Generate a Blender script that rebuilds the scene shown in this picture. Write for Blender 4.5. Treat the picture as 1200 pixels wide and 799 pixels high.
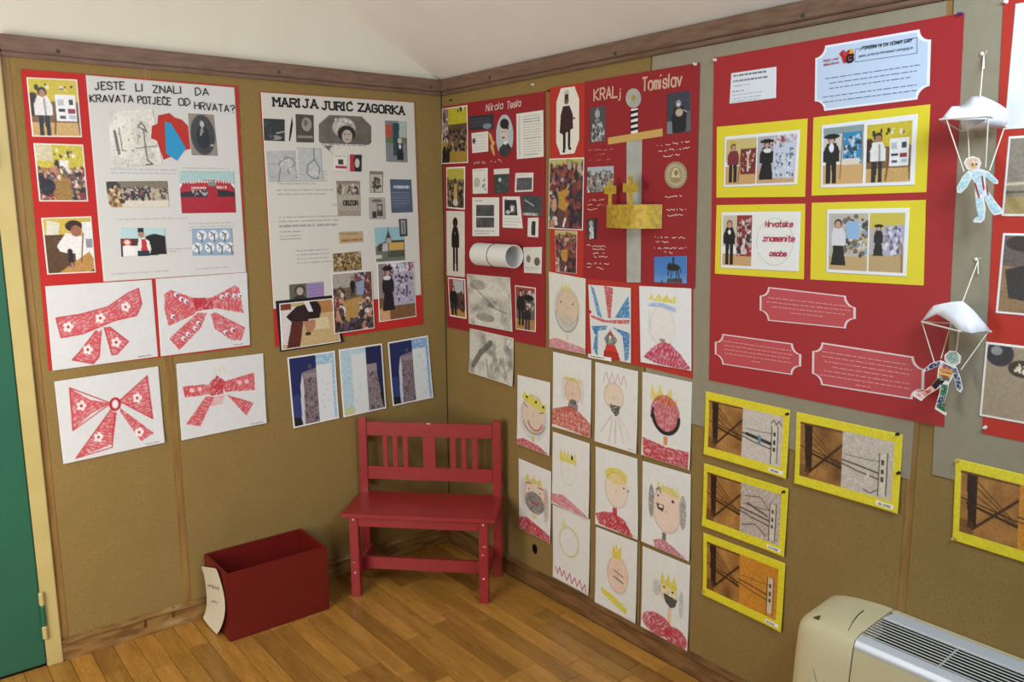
import bpy, bmesh, math, random
import numpy as np
from mathutils import Vector
for o in list(bpy.data.objects): bpy.data.objects.remove(o)
S = bpy.context.scene
COL = S.collection
# ------------------------------------------------------------------ camera
F, YAW, PIT, ROL = 958.17, .8991, .1657, -.0064
C = np.array([-2.0645, -3.0811, 1.5796])
fw = np.array([math.cos(YAW)*math.cos(PIT), math.sin(YAW)*math.cos(PIT), -math.sin(PIT)])
rt = np.cross(fw, [0, 0, 1]); rt /= np.linalg.norm(rt); up = np.cross(rt, fw)
rt, up = math.cos(ROL)*rt + math.sin(ROL)*up, -math.sin(ROL)*rt + math.cos(ROL)*up
cam = bpy.data.objects.new('camera', bpy.data.cameras.new('camera'))
COL.objects.link(cam)
cam.data.sensor_width = 36; cam.data.lens = F/1200*36; cam.data.clip_start = .05
from mathutils import Matrix
cam.matrix_world = Matrix(((rt[0], up[0], -fw[0], C[0]), (rt[1], up[1], -fw[1], C[1]), (rt[2], up[2], -fw[2], C[2]), (0, 0, 0, 1)))
S.camera = cam
# ------------------------------------------------------------------ light
S.view_settings.view_transform = 'Standard'; S.view_settings.look = 'None'
S.view_settings.gamma = 1; S.view_settings.use_curve_mapping = False
S.view_settings.exposure = 0.1
w = bpy.data.worlds.new('world'); S.world = w; w.use_nodes = True
w.node_tree.nodes['Background'].inputs[0].default_value = (1, .955, .89, 1)
w.node_tree.nodes['Background'].inputs[1].default_value = .21
def area(name, loc, aim, sx, sy, power, col):
    d = bpy.data.lights.new(name, 'AREA'); d.shape = 'RECTANGLE'; d.size = sx; d.size_y = sy
    d.energy = power; d.color = col
    o = bpy.data.objects.new(name, d); COL.objects.link(o); o.location = loc
    o.rotation_euler = (Vector(aim)-Vector(loc)).to_track_quat('-Z', 'Y').to_euler()
    return o
area('skylight_window', (-.78, -3.15, 2.46), (-.15, -1.9, 1.9), .7, .9, 50, (.68, .84, 1.0))
area('room_window', (-2.75, -1.35, 1.25), (-1.5, 0, .8), 1.2, 1.4, 40, (1, .97, .915))

# ------------------------------------------------------------------ pixel -> point
def ray(u, v):
    return rt*((u-600)/F) - up*((v-399.5)/F) + fw
def hit(u, v, ax, val):
    d = ray(u, v); return C + d*((val-C[ax])/d[ax])
def L(u, v, off=0): return hit(u, v, 1, -off)     # a point on the left wall
def R(u, v, off=0): return hit(u, v, 0, -off)     # a point on the right wall
NL, NR = np.array([0, -1., 0]), np.array([-1., 0, 0])
WL, WR = (L, NL), (R, NR)
def crop(x0, y0, s):
    return lambda *a: [(x0+a[i]*s, y0+a[i+1]*s) for i in range(0, len(a), 2)]

# ------------------------------------------------------------------ object helpers
def lin(c):
    c = np.asarray(c, float)/255.
    return np.where(c <= .04045, c/12.92, ((c+.055)/1.055)**2.4)
def hx(s):
    if not isinstance(s, str): return np.array(s, float)
    if len(s) == 3: s = s[0]*2+s[1]*2+s[2]*2
    return np.array([int(s[i:i+2], 16) for i in (0, 2, 4)], float)
def tag(o, label=None, cat=None, group=None, kind=None):
    if label: o['label'] = label
    if cat: o['category'] = cat
    if group: o['group'] = group
    if kind: o['kind'] = kind
    return o
def put(name, me, mat, parent=None, loc=(0, 0, 0), smooth=False):
    """link a mesh whose vertices are given in world space minus loc"""
    o = bpy.data.objects.new(name, me); COL.objects.link(o)
    if mat and not me.materials: me.materials.append(mat)
    if smooth: me.polygons.foreach_set('use_smooth', [True]*len(me.polygons))
    l = Vector([float(x) for x in loc])
    if parent: o.parent = parent; l = l - world(parent)
    o.location = l
    return o
def world(o):
    l = Vector(o.location)
    while o.parent: o = o.parent; l = l + Vector(o.location)
    return l
def empty(name, loc, label=None, cat=None, group=None, kind=None):
    o = bpy.data.objects.new(name, None); COL.objects.link(o); o.location = [float(x) for x in loc]
    o.empty_display_size = .05
    return tag(o, label, cat, group, kind)
class MB:
    def __init__(s): s.v = []; s.f = []
    def add(s, V, Fc):
        n = len(s.v); s.v += [tuple(float(c) for c in q) for q in V]; s.f += [tuple(i+n for i in q) for q in Fc]
    def box(s, a, b):
        (x0, y0, z0), (x1, y1, z1) = a, b
        s.hexa([(x0,y0,z0),(x1,y0,z0),(x1,y1,z0),(x0,y1,z0),(x0,y0,z1),(x1,y0,z1),(x1,y1,z1),(x0,y1,z1)])
    def hexa(s, V): s.add(V, [(3,2,1,0),(4,5,6,7),(0,1,5,4),(1,2,6,5),(2,3,7,6),(3,0,4,7)])
    def tube(s, pts, r, n=8, cap=True):
        pts = [np.array(p, float) for p in pts]; rings = []
        for i, p in enumerate(pts):
            t = pts[min(i+1, len(pts)-1)] - pts[max(i-1, 0)]; t = t/(np.linalg.norm(t)+1e-12)
            a = np.cross(t, [0, 0, 1.]);
            if np.linalg.norm(a) < .05: a = np.cross(t, [1., 0, 0])
            a /= np.linalg.norm(a); b = np.cross(t, a)
            rr = r[i] if isinstance(r, (list, tuple)) else r
            rings.append([p + rr*(math.cos(k*2*math.pi/n)*a + math.sin(k*2*math.pi/n)*b) for k in range(n)])
        V = [q for g in rings for q in g]; Fc = []
        for i in range(len(pts)-1):
            for k in range(n): Fc.append((i*n+k, i*n+(k+1) % n, (i+1)*n+(k+1) % n, (i+1)*n+k))
        if cap: Fc += [tuple(range(n))[::-1], tuple((len(pts)-1)*n+k for k in range(n))]
        s.add(V, Fc)
    def prism(s, poly, d):            # poly: 3d outline, d: extrusion vector
        n = len(poly); P = [np.array(p, float) for p in poly]; d = np.array(d, float)
        s.add(P+[p+d for p in P], [tuple(range(n)), tuple(range(2*n-1, n-1, -1))] + [((i+1) % n, i, n+i, n+(i+1) % n) for i in range(n)])
    def build(s, name, mat, parent=None, loc=None, bevel=0, smooth=False, seg=2):
        V = np.array(s.v)
        if loc is None:
            loc = (V.min(0)+V.max(0))/2; loc[2] = V[:, 2].min()
        me = bpy.data.meshes.new(name); me.from_pydata([tuple(q) for q in V-np.array(loc, float)], [], s.f)
        bm = bmesh.new(); bm.from_mesh(me); bmesh.ops.recalc_face_normals(bm, faces=bm.faces)
        if bevel: bmesh.ops.bevel(bm, geom=bm.edges[:], offset=bevel, segments=seg, affect='EDGES', clamp_overlap=True)
        bm.to_mesh(me); bm.free()
        return put(name, me, mat, parent, loc, smooth)

# ------------------------------------------------------------------ materials
def mat(name, col, rough=.5, spec=.5, metal=0, noise=None, bump=None, attr=False, scale3=(1, 1, 1), wear=None, rand=0):
    m = bpy.data.materials.new(name); m.use_nodes = True; nt = m.node_tree; N = nt.nodes
    b = N['Principled BSDF']; b.inputs['Roughness'].default_value = rough
    b.inputs['Specular IOR Level'].default_value = spec; b.inputs['Metallic'].default_value = metal
    c = tuple(lin(hx(col)))+(1,)
    b.inputs['Base Color'].default_value = c
    tc = N.new('ShaderNodeTexCoord'); mp = N.new('ShaderNodeMapping'); mp.inputs['Scale'].default_value = scale3
    nt.links.new(tc.outputs['Object'], mp.inputs['Vector'])
    src = None
    if rand:
        oi = N.new('ShaderNodeObjectInfo'); ad = N.new('ShaderNodeVectorMath'); ad.operation = 'MULTIPLY_ADD'
        ad.inputs[1].default_value = (37, 41, 43); nt.links.new(oi.outputs['Random'], ad.inputs[0])
        nt.links.new(mp.outputs[0], ad.inputs[2]); vec = ad.outputs[0]
    else: vec = mp.outputs[0]
    if attr:
        a = N.new('ShaderNodeVertexColor'); a.layer_name = 'Col'; src = a.outputs['Color']
    def mixc(src, fac, colB, mode='MIX'):
        x = N.new('ShaderNodeMix'); x.data_type = 'RGBA'; x.blend_type = mode
        if src is None: x.inputs['A'].default_value = c
        else: nt.links.new(src, x.inputs['A'])
        x.inputs['B'].default_value = tuple(lin(hx(colB)))+(1,)
        nt.links.new(fac, x.inputs['Factor']); return x.outputs['Result']
    for (sc, detail, lo, hi, colB) in (noise or []):
        t = N.new('ShaderNodeTexNoise'); t.inputs['Scale'].default_value = sc; t.inputs['Detail'].default_value = detail
        nt.links.new(vec, t.inputs['Vector'])
        r = N.new('ShaderNodeMapRange'); r.inputs[1].default_value = lo; r.inputs[2].default_value = hi
        nt.links.new(t.outputs['Fac'], r.inputs[0]); src = mixc(src, r.outputs[0], colB)
    if rand:
        r = N.new('ShaderNodeMapRange'); r.inputs[3].default_value = 1-rand; r.inputs[4].default_value = 1+rand
        nt.links.new(oi.outputs['Random'], r.inputs[0])
        h = N.new('ShaderNodeHueSaturation'); nt.links.new(r.outputs[0], h.inputs['Value'])
        if src is None: h.inputs['Color'].default_value = c
        else: nt.links.new(src, h.inputs['Color'])
        src = h.outputs[0]
    if src is not None: nt.links.new(src, b.inputs['Base Color'])
    if bump:
        t = N.new('ShaderNodeTexNoise'); t.inputs['Scale'].default_value = bump[0]; t.inputs['Detail'].default_value = 4
        nt.links.new(vec, t.inputs['Vector']); bp = N.new('ShaderNodeBump'); bp.inputs['Strength'].default_value = bump[1]
        bp.inputs['Distance'].default_value = .002
        nt.links.new(t.outputs['Fac'], bp.inputs['Height']); nt.links.new(bp.outputs[0], b.inputs['Normal'])
    return m
M = dict(
 cork=mat('fibreboard', '927847', .85, .2, noise=[(260, 3, .42, .72, '80673a'), (9, 3, .4, .75, '887041')], bump=(220, .15)),
 tanpaper=mat('tan_paper', '958c76', .7, .25, noise=[(30, 3, .4, .8, '8f8670')]),
 plaster=mat('white_plaster', 'ddd6c4', .8, .2, noise=[(5, 3, .4, .8, 'd8d0bc')], bump=(40, .1)),
 rail=mat('dark_wood', '7c5f4c', .5, .4, noise=[(14, 5, .38, .7, '684c3a')], scale3=(1, 1, 6)),
 strip=mat('strip_wood', '94713c', .5, .4, noise=[(10, 5, .4, .7, '7c5a2c')], scale3=(6, 6, .6)),
 base=mat('worn_baseboard', '95703f', .5, .4, noise=[(9, 5, .42, .62, '71502a'), (6, 4, .55, .7, 'a88c60')], scale3=(1, 1, 5)),
 baseplain=mat('baseboard_wood', '85603a', .5, .4, noise=[(9, 5, .42, .62, '6b4a2a')], scale3=(1, 1, 5)),
 plank=mat('oak_plank', 'b07e38', .36, .5, noise=[(5, 6, .35, .7, '946628'), (30, 4, .5, .8, '82581f')], scale3=(7, .8, 1), bump=(30, .05), rand=.27),
 joint=mat('floor_joint', '3a2614', .8, .2),
 red=mat('red_paint', '97292a', .35, .5, noise=[(20, 3, .4, .8, '8c2528')]),
 redbox=mat('dark_red_paint', '6b1610', .42, .45, noise=[(8, 3, .4, .8, '64130e')]),
 chip=mat('bare_wood_chip', 'e0b4a0', .6, .3),
 screw=mat('screw_cap', 'e0c8c0', .4, .5),
 cream=mat('cream_paint', 'c3b074', .4, .4, noise=[(7, 3, .4, .8, 'b9a568')]), ceil=mat('ceiling_plaster', 'efebe2', .8, .2, noise=[(5, 3, .4, .8, 'eae5da')], bump=(40, .1)),
 green=mat('green_paint', '27614a', .38, .5, noise=[(3, 2, .4, .8, '255b45')]),
 coil=mat('cream_plastic', 'cfc59e', .4, .5, noise=[(4, 2, .4, .8, 'cabf96')]),
 alu=mat('aluminium', 'cdd4dc', .35, .5, .25),
 slat=mat('aluminium_slat', 'cfd0cc', .4, .5, .1),
 knot=mat('wood_knot', '5a3c1e', .6, .3), notep=mat('note_paper', 'd9d1b8', .6, .3), dark=mat('dark_void', '131211', .9, .1),
 gap=mat('dark_gap', '4a4638', .8, .2),
 paper=mat('printed_paper', 'e8e6e0', .55, .3, attr=True),
 photo=mat('photo_print', 'e8e6e0', .4, .4, attr=True),
 redA=mat('red_card', 'bb2723', .6, .28),
 redB=mat('crimson_card', '94252a', .6, .28),
 redC=mat('scarlet_card', 'b63428', .6, .28),
 redD=mat('carmine_card', 'a52328', .55, .4),
 white=mat('white_paper', 'e6e4df', .6, .3),
 ink=mat('black_ink', '1c1a1c', .6, .3),
 chalk=mat('white_ink', 'e2cfc8', .6, .3),
 gold=mat('gold_paint', 'c2a032', .45, .4, .1, noise=[(60, 4, .4, .7, '9c7f22')], bump=(60, .6)),
 gold2=mat('gold_card', 'c9a45c', .6, .3), silver=mat('grey_blade', 'b0b0a6', .5, .4, noise=[(20, 3, .4, .7, 'a0a198')]), beige=mat('beige_ink', 'd2ab94', .6, .3),
 blue=mat('blue_card', '2f93c4', .6, .3), string=mat('string', 'e4dfcc', .7, .2), tissue=mat('tissue', 'eaecf2', .6, .3),
 pinw=mat('pin_white', 'e4dcd0', .3, .5), pind=mat('pin_dark', '2a2018', .3, .5), pinp=mat('pin_violet', '4a2a6a', .3, .5),
 roll=mat('roll_paper', 'dedcd6', .5, .4), redink=mat('red_ink', 'b0283c', .6, .3), navy=mat('navy_ink', '3c4a64', .6, .3),
)

# ------------------------------------------------------------------ flat prints: little painted grids
RS = np.random.RandomState(7)
class Cv:
    """A small colour grid (x right, y down, both 0..1) that becomes the vertex colours of a sheet."""
    def __init__(s, wm, hm, bg='e8e6e0', res=.0024):
        s.w = max(8, int(wm/res)); s.h = max(8, int(hm/res))
        s.a = np.ones((s.h, s.w, 3))*hx(bg); s.mask = None
        s.X, s.Y = np.meshgrid((np.arange(s.w)+.0)/(s.w-1), (np.arange(s.h)+.0)/(s.h-1)); s.asp = wm/hm
    def mix(s, m, c, al=1.):
        m = (m*al)[..., None] if np.ndim(m) else m*al
        s.a = s.a*(1-m) + hx(c)*m; return s
    def noise(s, n):
        g = RS.rand(max(2, int(n)), max(2, int(n*s.asp)+1)); iy = s.Y*(g.shape[0]-1.001); ix = s.X*(g.shape[1]-1.001)
        y0 = iy.astype(int); x0 = ix.astype(int); fy = iy-y0; fx = ix-x0
        return (g[y0, x0]*(1-fx)+g[y0, x0+1]*fx)*(1-fy)+(g[y0+1, x0]*(1-fx)+g[y0+1, x0+1]*fx)*fy
    def r(s, x0, y0, x1, y1, c, al=1.): return s.mix(((s.X >= x0) & (s.X <= x1) & (s.Y >= y0) & (s.Y <= y1)).astype(float), c, al)
    def em(s, x, y, rx, ry, soft=.12):
        d = np.sqrt(((s.X-x)/rx)**2+((s.Y-y)/ry)**2); return np.clip((1-d)/soft+.5, 0, 1)
    def e(s, x, y, rx, ry, c, al=1.): return s.mix(s.em(x, y, rx, ry), c, al)
    def pm(s, P):
        P = [(P[i], P[i+1]) for i in range(0, len(P), 2)] if np.ndim(P[0]) == 0 else P
        m = np.zeros_like(s.X, bool); n = len(P)
        for i in range(n):
            (x0, y0), (x1, y1) = P[i], P[(i+1) % n]
            if abs(y1-y0) < 1e-9: continue
            m ^= ((s.Y < y0) != (s.Y < y1)) & (s.X < (x1-x0)*(s.Y-y0)/(y1-y0)+x0)
        return m.astype(float)
    def p(s, P, c, al=1.): return s.mix(s.pm(P), c, al)
    def l(s, P, wd, c, al=1.):                      # stroke, width in fraction of height
        P = [(P[i], P[i+1]) for i in range(0, len(P), 2)]; d = np.full_like(s.X, 9.)
        for (x0, y0), (x1, y1) in zip(P[:-1], P[1:]):
            ax, ay = x0*s.asp, y0; bx, by = (x1-x0)*s.asp, y1-y0; q = bx*bx+by*by+1e-12
            t = np.clip(((s.X*s.asp-ax)*bx+(s.Y-ay)*by)/q, 0, 1)
            d = np.minimum(d, np.hypot(s.X*s.asp-ax-t*bx, s.Y-ay-t*by))
        return s.mix(np.clip((wd/2-d)/(.9/s.h)+.5, 0, 1), c, al)
    def crayon(s, m, c, al=.8, ang=.6, freq=26):    # hatched crayon fill inside a mask
        t = (s.X*s.asp*math.cos(ang)+s.Y*math.sin(ang)); n = s.noise(9)
        st = .5+.5*np.sin((t*freq+n*2.2)*2*math.pi); q = np.clip(.62+.42*st+(s.noise(50)-.5)*.9, 0, 1)
        return s.mix(m*q, c, al)
    def cp(s, P, c, al=.8, ang=.6, freq=26): return s.crayon(s.pm(P), c, al, ang, freq)
    def ce(s, x, y, rx, ry, c, al=.8, ang=.6, freq=26): return s.crayon(s.em(x, y, rx, ry), c, al, ang, freq)
    def ring(s, x, y, rx, ry, wd, c, a0=0, a1=360, al=1.):
        P = []
        for k in range(25):
            a = math.radians(a0+(a1-a0)*k/24); P += [x+rx*math.cos(a), y+ry*math.sin(a)]
        return s.l(P, wd, c, al)
    def specks(s, x0, y0, x1, y1, n, sz, cols, al=.9):
        for k in range(int(n*2.4)):
            q = sz*.58*(.45+RS.rand()); s.e(x0+(x1-x0)*RS.rand(), y0+(y1-y0)*RS.rand(), q/s.asp, q*(.8+.9*RS.rand()), cols[RS.randint(len(cols))], al)
        return s
    def t(s, x0, y0, x1, y1, n, c='777', al=.75, th=.35):   # rows of text too small to read
        for k in range(n):
            yy = y0+(y1-y0)*(k+.5)/n; hh = (y1-y0)/n*th/2; x = x0; xe = x1-(x1-x0)*(.35*RS.rand() if k == n-1 else .1*RS.rand())
            while x < xe:
                q = (x1-x0)*(.04+.09*RS.rand()); s.r(x, yy-hh, min(x+q, xe), yy+hh, c, al*(.7+.3*RS.rand())); x += q+(x1-x0)*.018
        return s
    def man(s, x, y0, y1, wd, top, legs, skin='c09078', hair='241c18', hat=None, skirt=False):
        h = y1-y0; hd = h*.095
        if skirt: s.p([x-wd*.55, y0+h*.95, x-wd*.3, y0+h*.45, x+wd*.3, y0+h*.45, x+wd*.55, y0+h*.95], legs)
        else:
            for q in (-1, 1): s.p([x+q*wd*.34, y0+h*.5, x+q*wd*.02, y0+h*.5, x+q*wd*.08, y0+h, x+q*wd*.34, y0+h], legs)
        s.p([x-wd*.3, y0+h*.17, x+wd*.3, y0+h*.17, x+wd*.52, y0+h*.34, x+wd*.5, y0+h*.55, x-wd*.5, y0+h*.55, x-wd*.52, y0+h*.34], top)
        s.e(x, y0+h*.09, hd*.85/s.asp, hd, hair); s.e(x, y0+h*.115, hd*.62/s.asp, hd*.78, skin)
        if hat: s.e(x, y0+h*.03, wd*.5, h*.045, hat); s.r(x-wd*.25, y0-h*.03, x+wd*.25, y0+h*.04, hat)
        return s
    def grain(s, al=10, n=60):
        s.a = np.clip(s.a+((s.noise(n)-.5)*2*al)[..., None], 0, 255); return s
    def border(s, q, c='ece8e2'):
        s.r(0, 0, q/s.asp, 1, c).r(1-q/s.asp, 0, 1, 1, c).r(0, 0, 1, q, c).r(0, 1-q, 1, 1, c); return s

def sheet(name, Q, n, d, cv, mt, parent=None, th=.0007, curl=None, mask=None):
    """Q: four 3d corners tl,tr,br,bl on the wall; n wall normal; d height of the front face over the wall."""
    tl, tr, br, bl = [np.array(q, float) for q in Q]; h, wd = cv.h, cv.w
    X, Y = cv.X[..., None], cv.Y[..., None]
    P = (tl*(1-X)+tr*X)*(1-Y)+(bl*(1-X)+br*X)*Y
    k = d + (curl(cv.X, cv.Y) if curl else 0*cv.X)
    P = P + n*k[..., None]; P = P.reshape(-1, 3)
    col = np.concatenate([lin(cv.a).reshape(-1, 3), np.ones((h*wd, 1))], 1)
    idx = np.arange(h*wd).reshape(h, wd)
    q = np.stack([idx[:-1, :-1], idx[1:, :-1], idx[1:, 1:], idx[:-1, 1:]], -1)
    if cv.mask is not None:
        ok = cv.mask[:-1, :-1] & cv.mask[1:, 1:]; faces = q[ok].reshape(-1, 4); V = P; cc = col
    else:
        ring = np.concatenate([idx[0, :-1], idx[:-1, -1], idx[-1, :0:-1], idx[:0:-1, 0]])
        V = np.concatenate([P, P[ring]-n*th]); cc = np.concatenate([col, col[ring]])
        m = len(ring); b = h*wd+np.arange(m); i2 = np.roll(np.arange(m), -1)
        sk = np.stack([ring, ring[i2], b[i2], b], -1); faces = np.concatenate([q.reshape(-1, 4), sk])
    loc = (tl+tr+br+bl)/4
    me = bpy.data.meshes.new(name); nf = len(faces)
    me.vertices.add(len(V)); me.vertices.foreach_set('co', (V-loc).ravel().astype(np.float32))
    me.loops.add(nf*4); me.loops.foreach_set('vertex_index', faces.ravel().astype(np.int32))
    me.polygons.add(nf); me.polygons.foreach_set('loop_start', np.arange(0, nf*4, 4, dtype=np.int32))
    me.update(calc_edges=True); me.validate()
    at = me.color_attributes.new('Col', 'FLOAT_COLOR', 'POINT'); at.data.foreach_set('color', cc.ravel().astype(np.float32))
    return put(name, me, M[mt], parent, loc, smooth=False)
def dims(Q):
    tl, tr, br, bl = [np.array(q, float) for q in Q]
    return (np.linalg.norm(tr-tl)+np.linalg.norm(br-bl))/2, (np.linalg.norm(bl-tl)+np.linalg.norm(br-tr))/2
def quad(W, px): return [W[0](u, v) for u, v in px]
def pic(name, W, px, d, paint=None, bg='e8e6e0', mt='paper', parent=None, res=.0024, curl=None, th=.0007):
    """a printed sheet whose corners lie at the pixels px of the wall W"""
    Q = quad(W, px) if np.ndim(px[0]) and len(px[0]) == 2 else px
    wm, hm = dims(Q); cv = Cv(wm, hm, bg, res)
    if paint: paint(cv)
    return sheet(name, Q, W[1], d, cv, mt, parent, th, curl)
def flat(name, W, px, d, mt, parent=None, th=.0008):
    """a plain cut-out with any outline"""
    m = MB(); P = [W[0](u, v)+W[1]*d for u, v in px]; m.prism(P, -W[1]*th)
    return m.build(name, M[mt], parent, loc=sum(P)/len(P))
def curls(a=.004, b=.003):
    return lambda X, Y: a*np.clip((Y-.55)/.45, 0, 1)**2 + b*np.clip((X-.7)/.3, 0, 1)**2*Y
def lift(a): return lambda X, Y: a*Y**2

# ------------------------------------------------------------------ lettering made of ribbons
G = {k: v.split('/') for k, v in {
'A':'022842/1434','B':'0208384746350535444332 02','C':'4738180703123243','D':'0208284644 2202','E':'42020848/0535','G':'47381807031232434525',
'H':'0208/4248/0545','I':'0208','J':'3833221203','K':'0208/480542','L':'080242','M':'0208254842','N':'02084248','O':'120307183847433212','P':'02083847463505',
'R':'02083847463505/2542','S':'473818070615354443321203','T':'0848/2822','U':'080312324348','V':'082248','Z':'08480242','Č':'4738180703123243/192839',
'Ć':'4738180703123243/2839','?':'07183847462524/2222','c':'4536160503123243','a':'4642/4536160503123243','b':'0208/0516364543321203','e':'044445361605031232 43','g':'4641301001/4536160503123243',
'h':'0208/0516364542','i':'0602/0808','j':'26211000/2828','k':'0208/360432','l':'0802','m':'0206/05162522/25364542','n':'0206/0516364542','o':'120305163645433212',
'p':'0006/0516364543321203','r':'0206/041636','s':'453616051434433212 03','t':'18132232/0636','u':'0603123243/4642','v':'062246','z':'06460242','d':'4842/4536160503123243',
'„':'1201/3221','"':'0807/2827','.':'0202','č':'4536160503123243/182938','ć':'4536160503123243/2738'}.items()}
NARROW = dict(I=1, i=1, l=1, j=3, t=3, r=3, **{'.': 1, '"': 3})
def glyph_run(txt, serif=False):
    x = 0; out = []
    for ch in txt:
        if ch == ' ': x += 3.2; continue
        for st in G[ch]:
            st = st.replace(' ', ''); P = [(x+int(st[i]), int(st[i+1])-2) for i in range(0, len(st), 2)]
            if P[0] == P[-1] and len(P) == 2: P[1] = (P[0][0]+.6, P[0][1])
            out.append(P)
            if serif:
                for q in (P if len(P) <= 5 else (P[0], P[-1])):
                    if q[1] in (0, 6) and ch not in 'OCĆGSJ': out.append([(q[0]-.6, q[1]), (q[0]+.6, q[1])])
                if ch == 'J': out.append([(x+2, 6), (x+4, 6)])
        x += NARROW.get(ch, 4)+1.5
    return out, x-1.5
def letters(name, W, txt, a, b, hpx, wd, d, mt, parent, serif=False, jig=0, slant=0):
    """text from pixel a (baseline start) to b (baseline end), cap height given in pixels at a"""
    A = W[0](*a)+W[1]*d; B = W[0](*b)+W[1]*d; Hm = np.linalg.norm(W[0](a[0], a[1]-hpx)-W[0](*a))
    runs, tw = glyph_run(txt, serif); ex = (B-A)/tw; ez = np.array([0, 0, Hm/6]); rnd = random.Random(len(txt)*7+3); m = MB(); nx = np.linalg.norm(ex)
    for k, P in enumerate(runs):
        P = [(x+slant*y+rnd.uniform(-jig, jig), y+rnd.uniform(-jig, jig)) for x, y in P]
        for i in range(len(P)-1):
            p = A+ex*P[i][0]+ez*P[i][1]; q = A+ex*P[i+1][0]+ez*P[i+1][1]; t = q-p; ln = np.linalg.norm(t)
            if ln < 1e-6: continue
            t /= ln; s = np.cross(W[1], t)*wd/2; p = p-t*wd*.3; q = q+t*wd*.3; o = W[1]*(.00004*((k*3+i) % 7))
            m.add([p-s+o, q-s+o, q+s+o, p+s+o], [(0, 1, 2, 3)])
    return m.build(name, M[mt], parent, loc=(A+B)/2)
def scrawl(name, W, rows, d, mt, parent, wd=.0022, amp=1.6):
    """handwriting too small to read: one wavy ribbon broken into words per row; rows of pixel (x0,y0,x1,y1)"""
    m = MB(); rnd = random.Random(len(rows)*11+int(rows[0][0])); o = 0
    for (x0, y0, x1, y1) in rows:
        n = max(6, int((x1-x0)/1.1)); prev = None; gap = 0
        for k in range(n+1):
            t = k/n; px = x0+(x1-x0)*t; py = y0+(y1-y0)*t+rnd.uniform(-amp, amp)*.9
            if rnd.random() < .16: prev = None; continue
            p = W[0](px, py)+W[1]*(d+.00003*(k % 5))
            if prev is not None:
                tt = p-prev; ln = np.linalg.norm(tt)+1e-9; s = np.cross(W[1], tt/ln)*wd/2
                m.add([prev-s, p-s, p+s, prev+s], [(0, 1, 2, 3)])
            prev = p
    return m.build(name, M[mt], parent)

# ================================================================== THE SETTING
H = 2.112; XD = -1.652
def struct(o): o['kind'] = 'structure'; return o
m = MB(); m.box((XD, .012, -.03), (.012, .12, 2.9)); m.box((-4.6, .012, 2.10), (XD, .12, 4.4)); m.box((XD, .012, 2.9), (-1.4, .12, 3.2)); m.box((-4.6, .012, -.03), (-2.62, .12, 2.10))
wall_left = struct(m.build('wall_left', M['plaster'], loc=(-1.5, .06, 0)))
m = MB(); m.box((.012, -5.2, -.03), (.11, .12, 2.2)); wall_right = struct(m.build('wall_right', M['plaster'], loc=(.06, -2.5, 0)))
m = MB(); m.hexa([(.1, -5.2, H+.002-.05), (-3.2, -5.2, H+.002+1.6), (-3.2, .012, H+.002+1.6), (.1, .012, H+.002-.05)] + [(.1, -5.2, H+.1), (-3.2, -5.2, H+1.7), (-3.2, .012, H+1.7), (.1, .012, H+.1)])
struct(m.build('ceiling', M['ceil'], loc=(-1.5, -2.5, 2.9)))
def part_box(name, a, b, mt, parent, bevel=0):
    m = MB(); m.box(np.minimum(a, b), np.maximum(a, b)); return m.build(name, M[mt], parent, bevel=bevel)
# fibreboard panels (0.92 m wide) and the strips over their joints
for x0, x1 in ((XD+.024, -1.231), (-1.204, -.004)): part_box('fibreboard_panel', (x0, 0, .07), (x1, .0118, 2.06), 'cork', wall_left)
for y0, y1 in ((-.004, -1.2125), (-1.2155, -2.127), (-2.149, -3.06), (-3.08, -4.0)): part_box('fibreboard_panel', (0, y0, .07), (.0118, y1, 2.06), 'cork', wall_right)
part_box('joint_strip', (-1.231, -.002, .07), (-1.204, .0118, 2.06), 'strip', wall_left, .001)
part_box('joint_strip', (XD, -.002, .0), (XD+.024, .0118, 2.06), 'strip', wall_left, .001)
part_box('joint_strip', (-.002, -2.127, .07), (.0118, -2.149, 2.06), 'strip', wall_right, .001)
part_box('corner_strip', (-.002, -.002, .07), (.0118, .0118, 2.06), 'gap', wall_right)
# the top rails
def rail(name, W, a, b, axis):
    def bx(d0, d1, z0, z1):
        m = MB()
        if axis == 'x': m.box((a, -d1, z0), (b, -d0, z1))
        else: m.box((-d1, b, z0), (-d0, a, z1))
        return m
    r = struct(bx(-.0118, .020, 2.062, H).build(name, M['rail'], bevel=.003))
    bx(-.0118, .012, 2.046, 2.0618).build('bead', M['rail'], r, bevel=.003)
    return r
tl_ = rail('trim_1', WL, XD, .0, 'x'); tr_ = rail('trim_2', WR, -.0205, -4.0, 'y')
for W, t, pts in ((WL, tl_, ((68, 60), (327, 84.5), (505, 102))), (WR, tr_, ((574, 91), (721, 62.5), (941, 18)))):
    for u, v in pts:
        p = W[0](u, v, .02); m = MB(); m.tube([p+W[1]*.0003, p+W[1]*.0016], .0065, 12); m.build('screw_plug', M['gap'], t)
# baseboards: board and a bead on top
def baseb(name, a, b, axis, mt):
    def bx(d1, z0, z1, mt, par=None, bev=.002):
        m = MB()
        if axis == 'x': m.box((a, -d1, z0), (b, .0118, z1))
        else: m.box((-d1, b, z0), (.0118, a, z1))
        o = m.build(name if par is None else 'bead', M[mt], par, bevel=bev); return o
    o = struct(bx(.012, 0, .062, mt)); bx(.017, .0622, .08, mt, o, .004); return o
bl_ = baseb('baseboard_left', XD, -.013, 'x', 'base'); baseb('baseboard_right', .0, -4.0, 'y', 'baseplain')
for u, v in ((171, 732), (204, 720)):
    p = L(u, v, .012); m = MB(); m.prism([p+np.array(q)+NL*.0004 for q in ((-.004, 0, .03), (.003, 0, .032), (.005, 0, -.004), (-.002, 0, -.012), (-.009, 0, -.006))], NL*.0006); m.build('knot', M['knot'], bl_)
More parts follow.
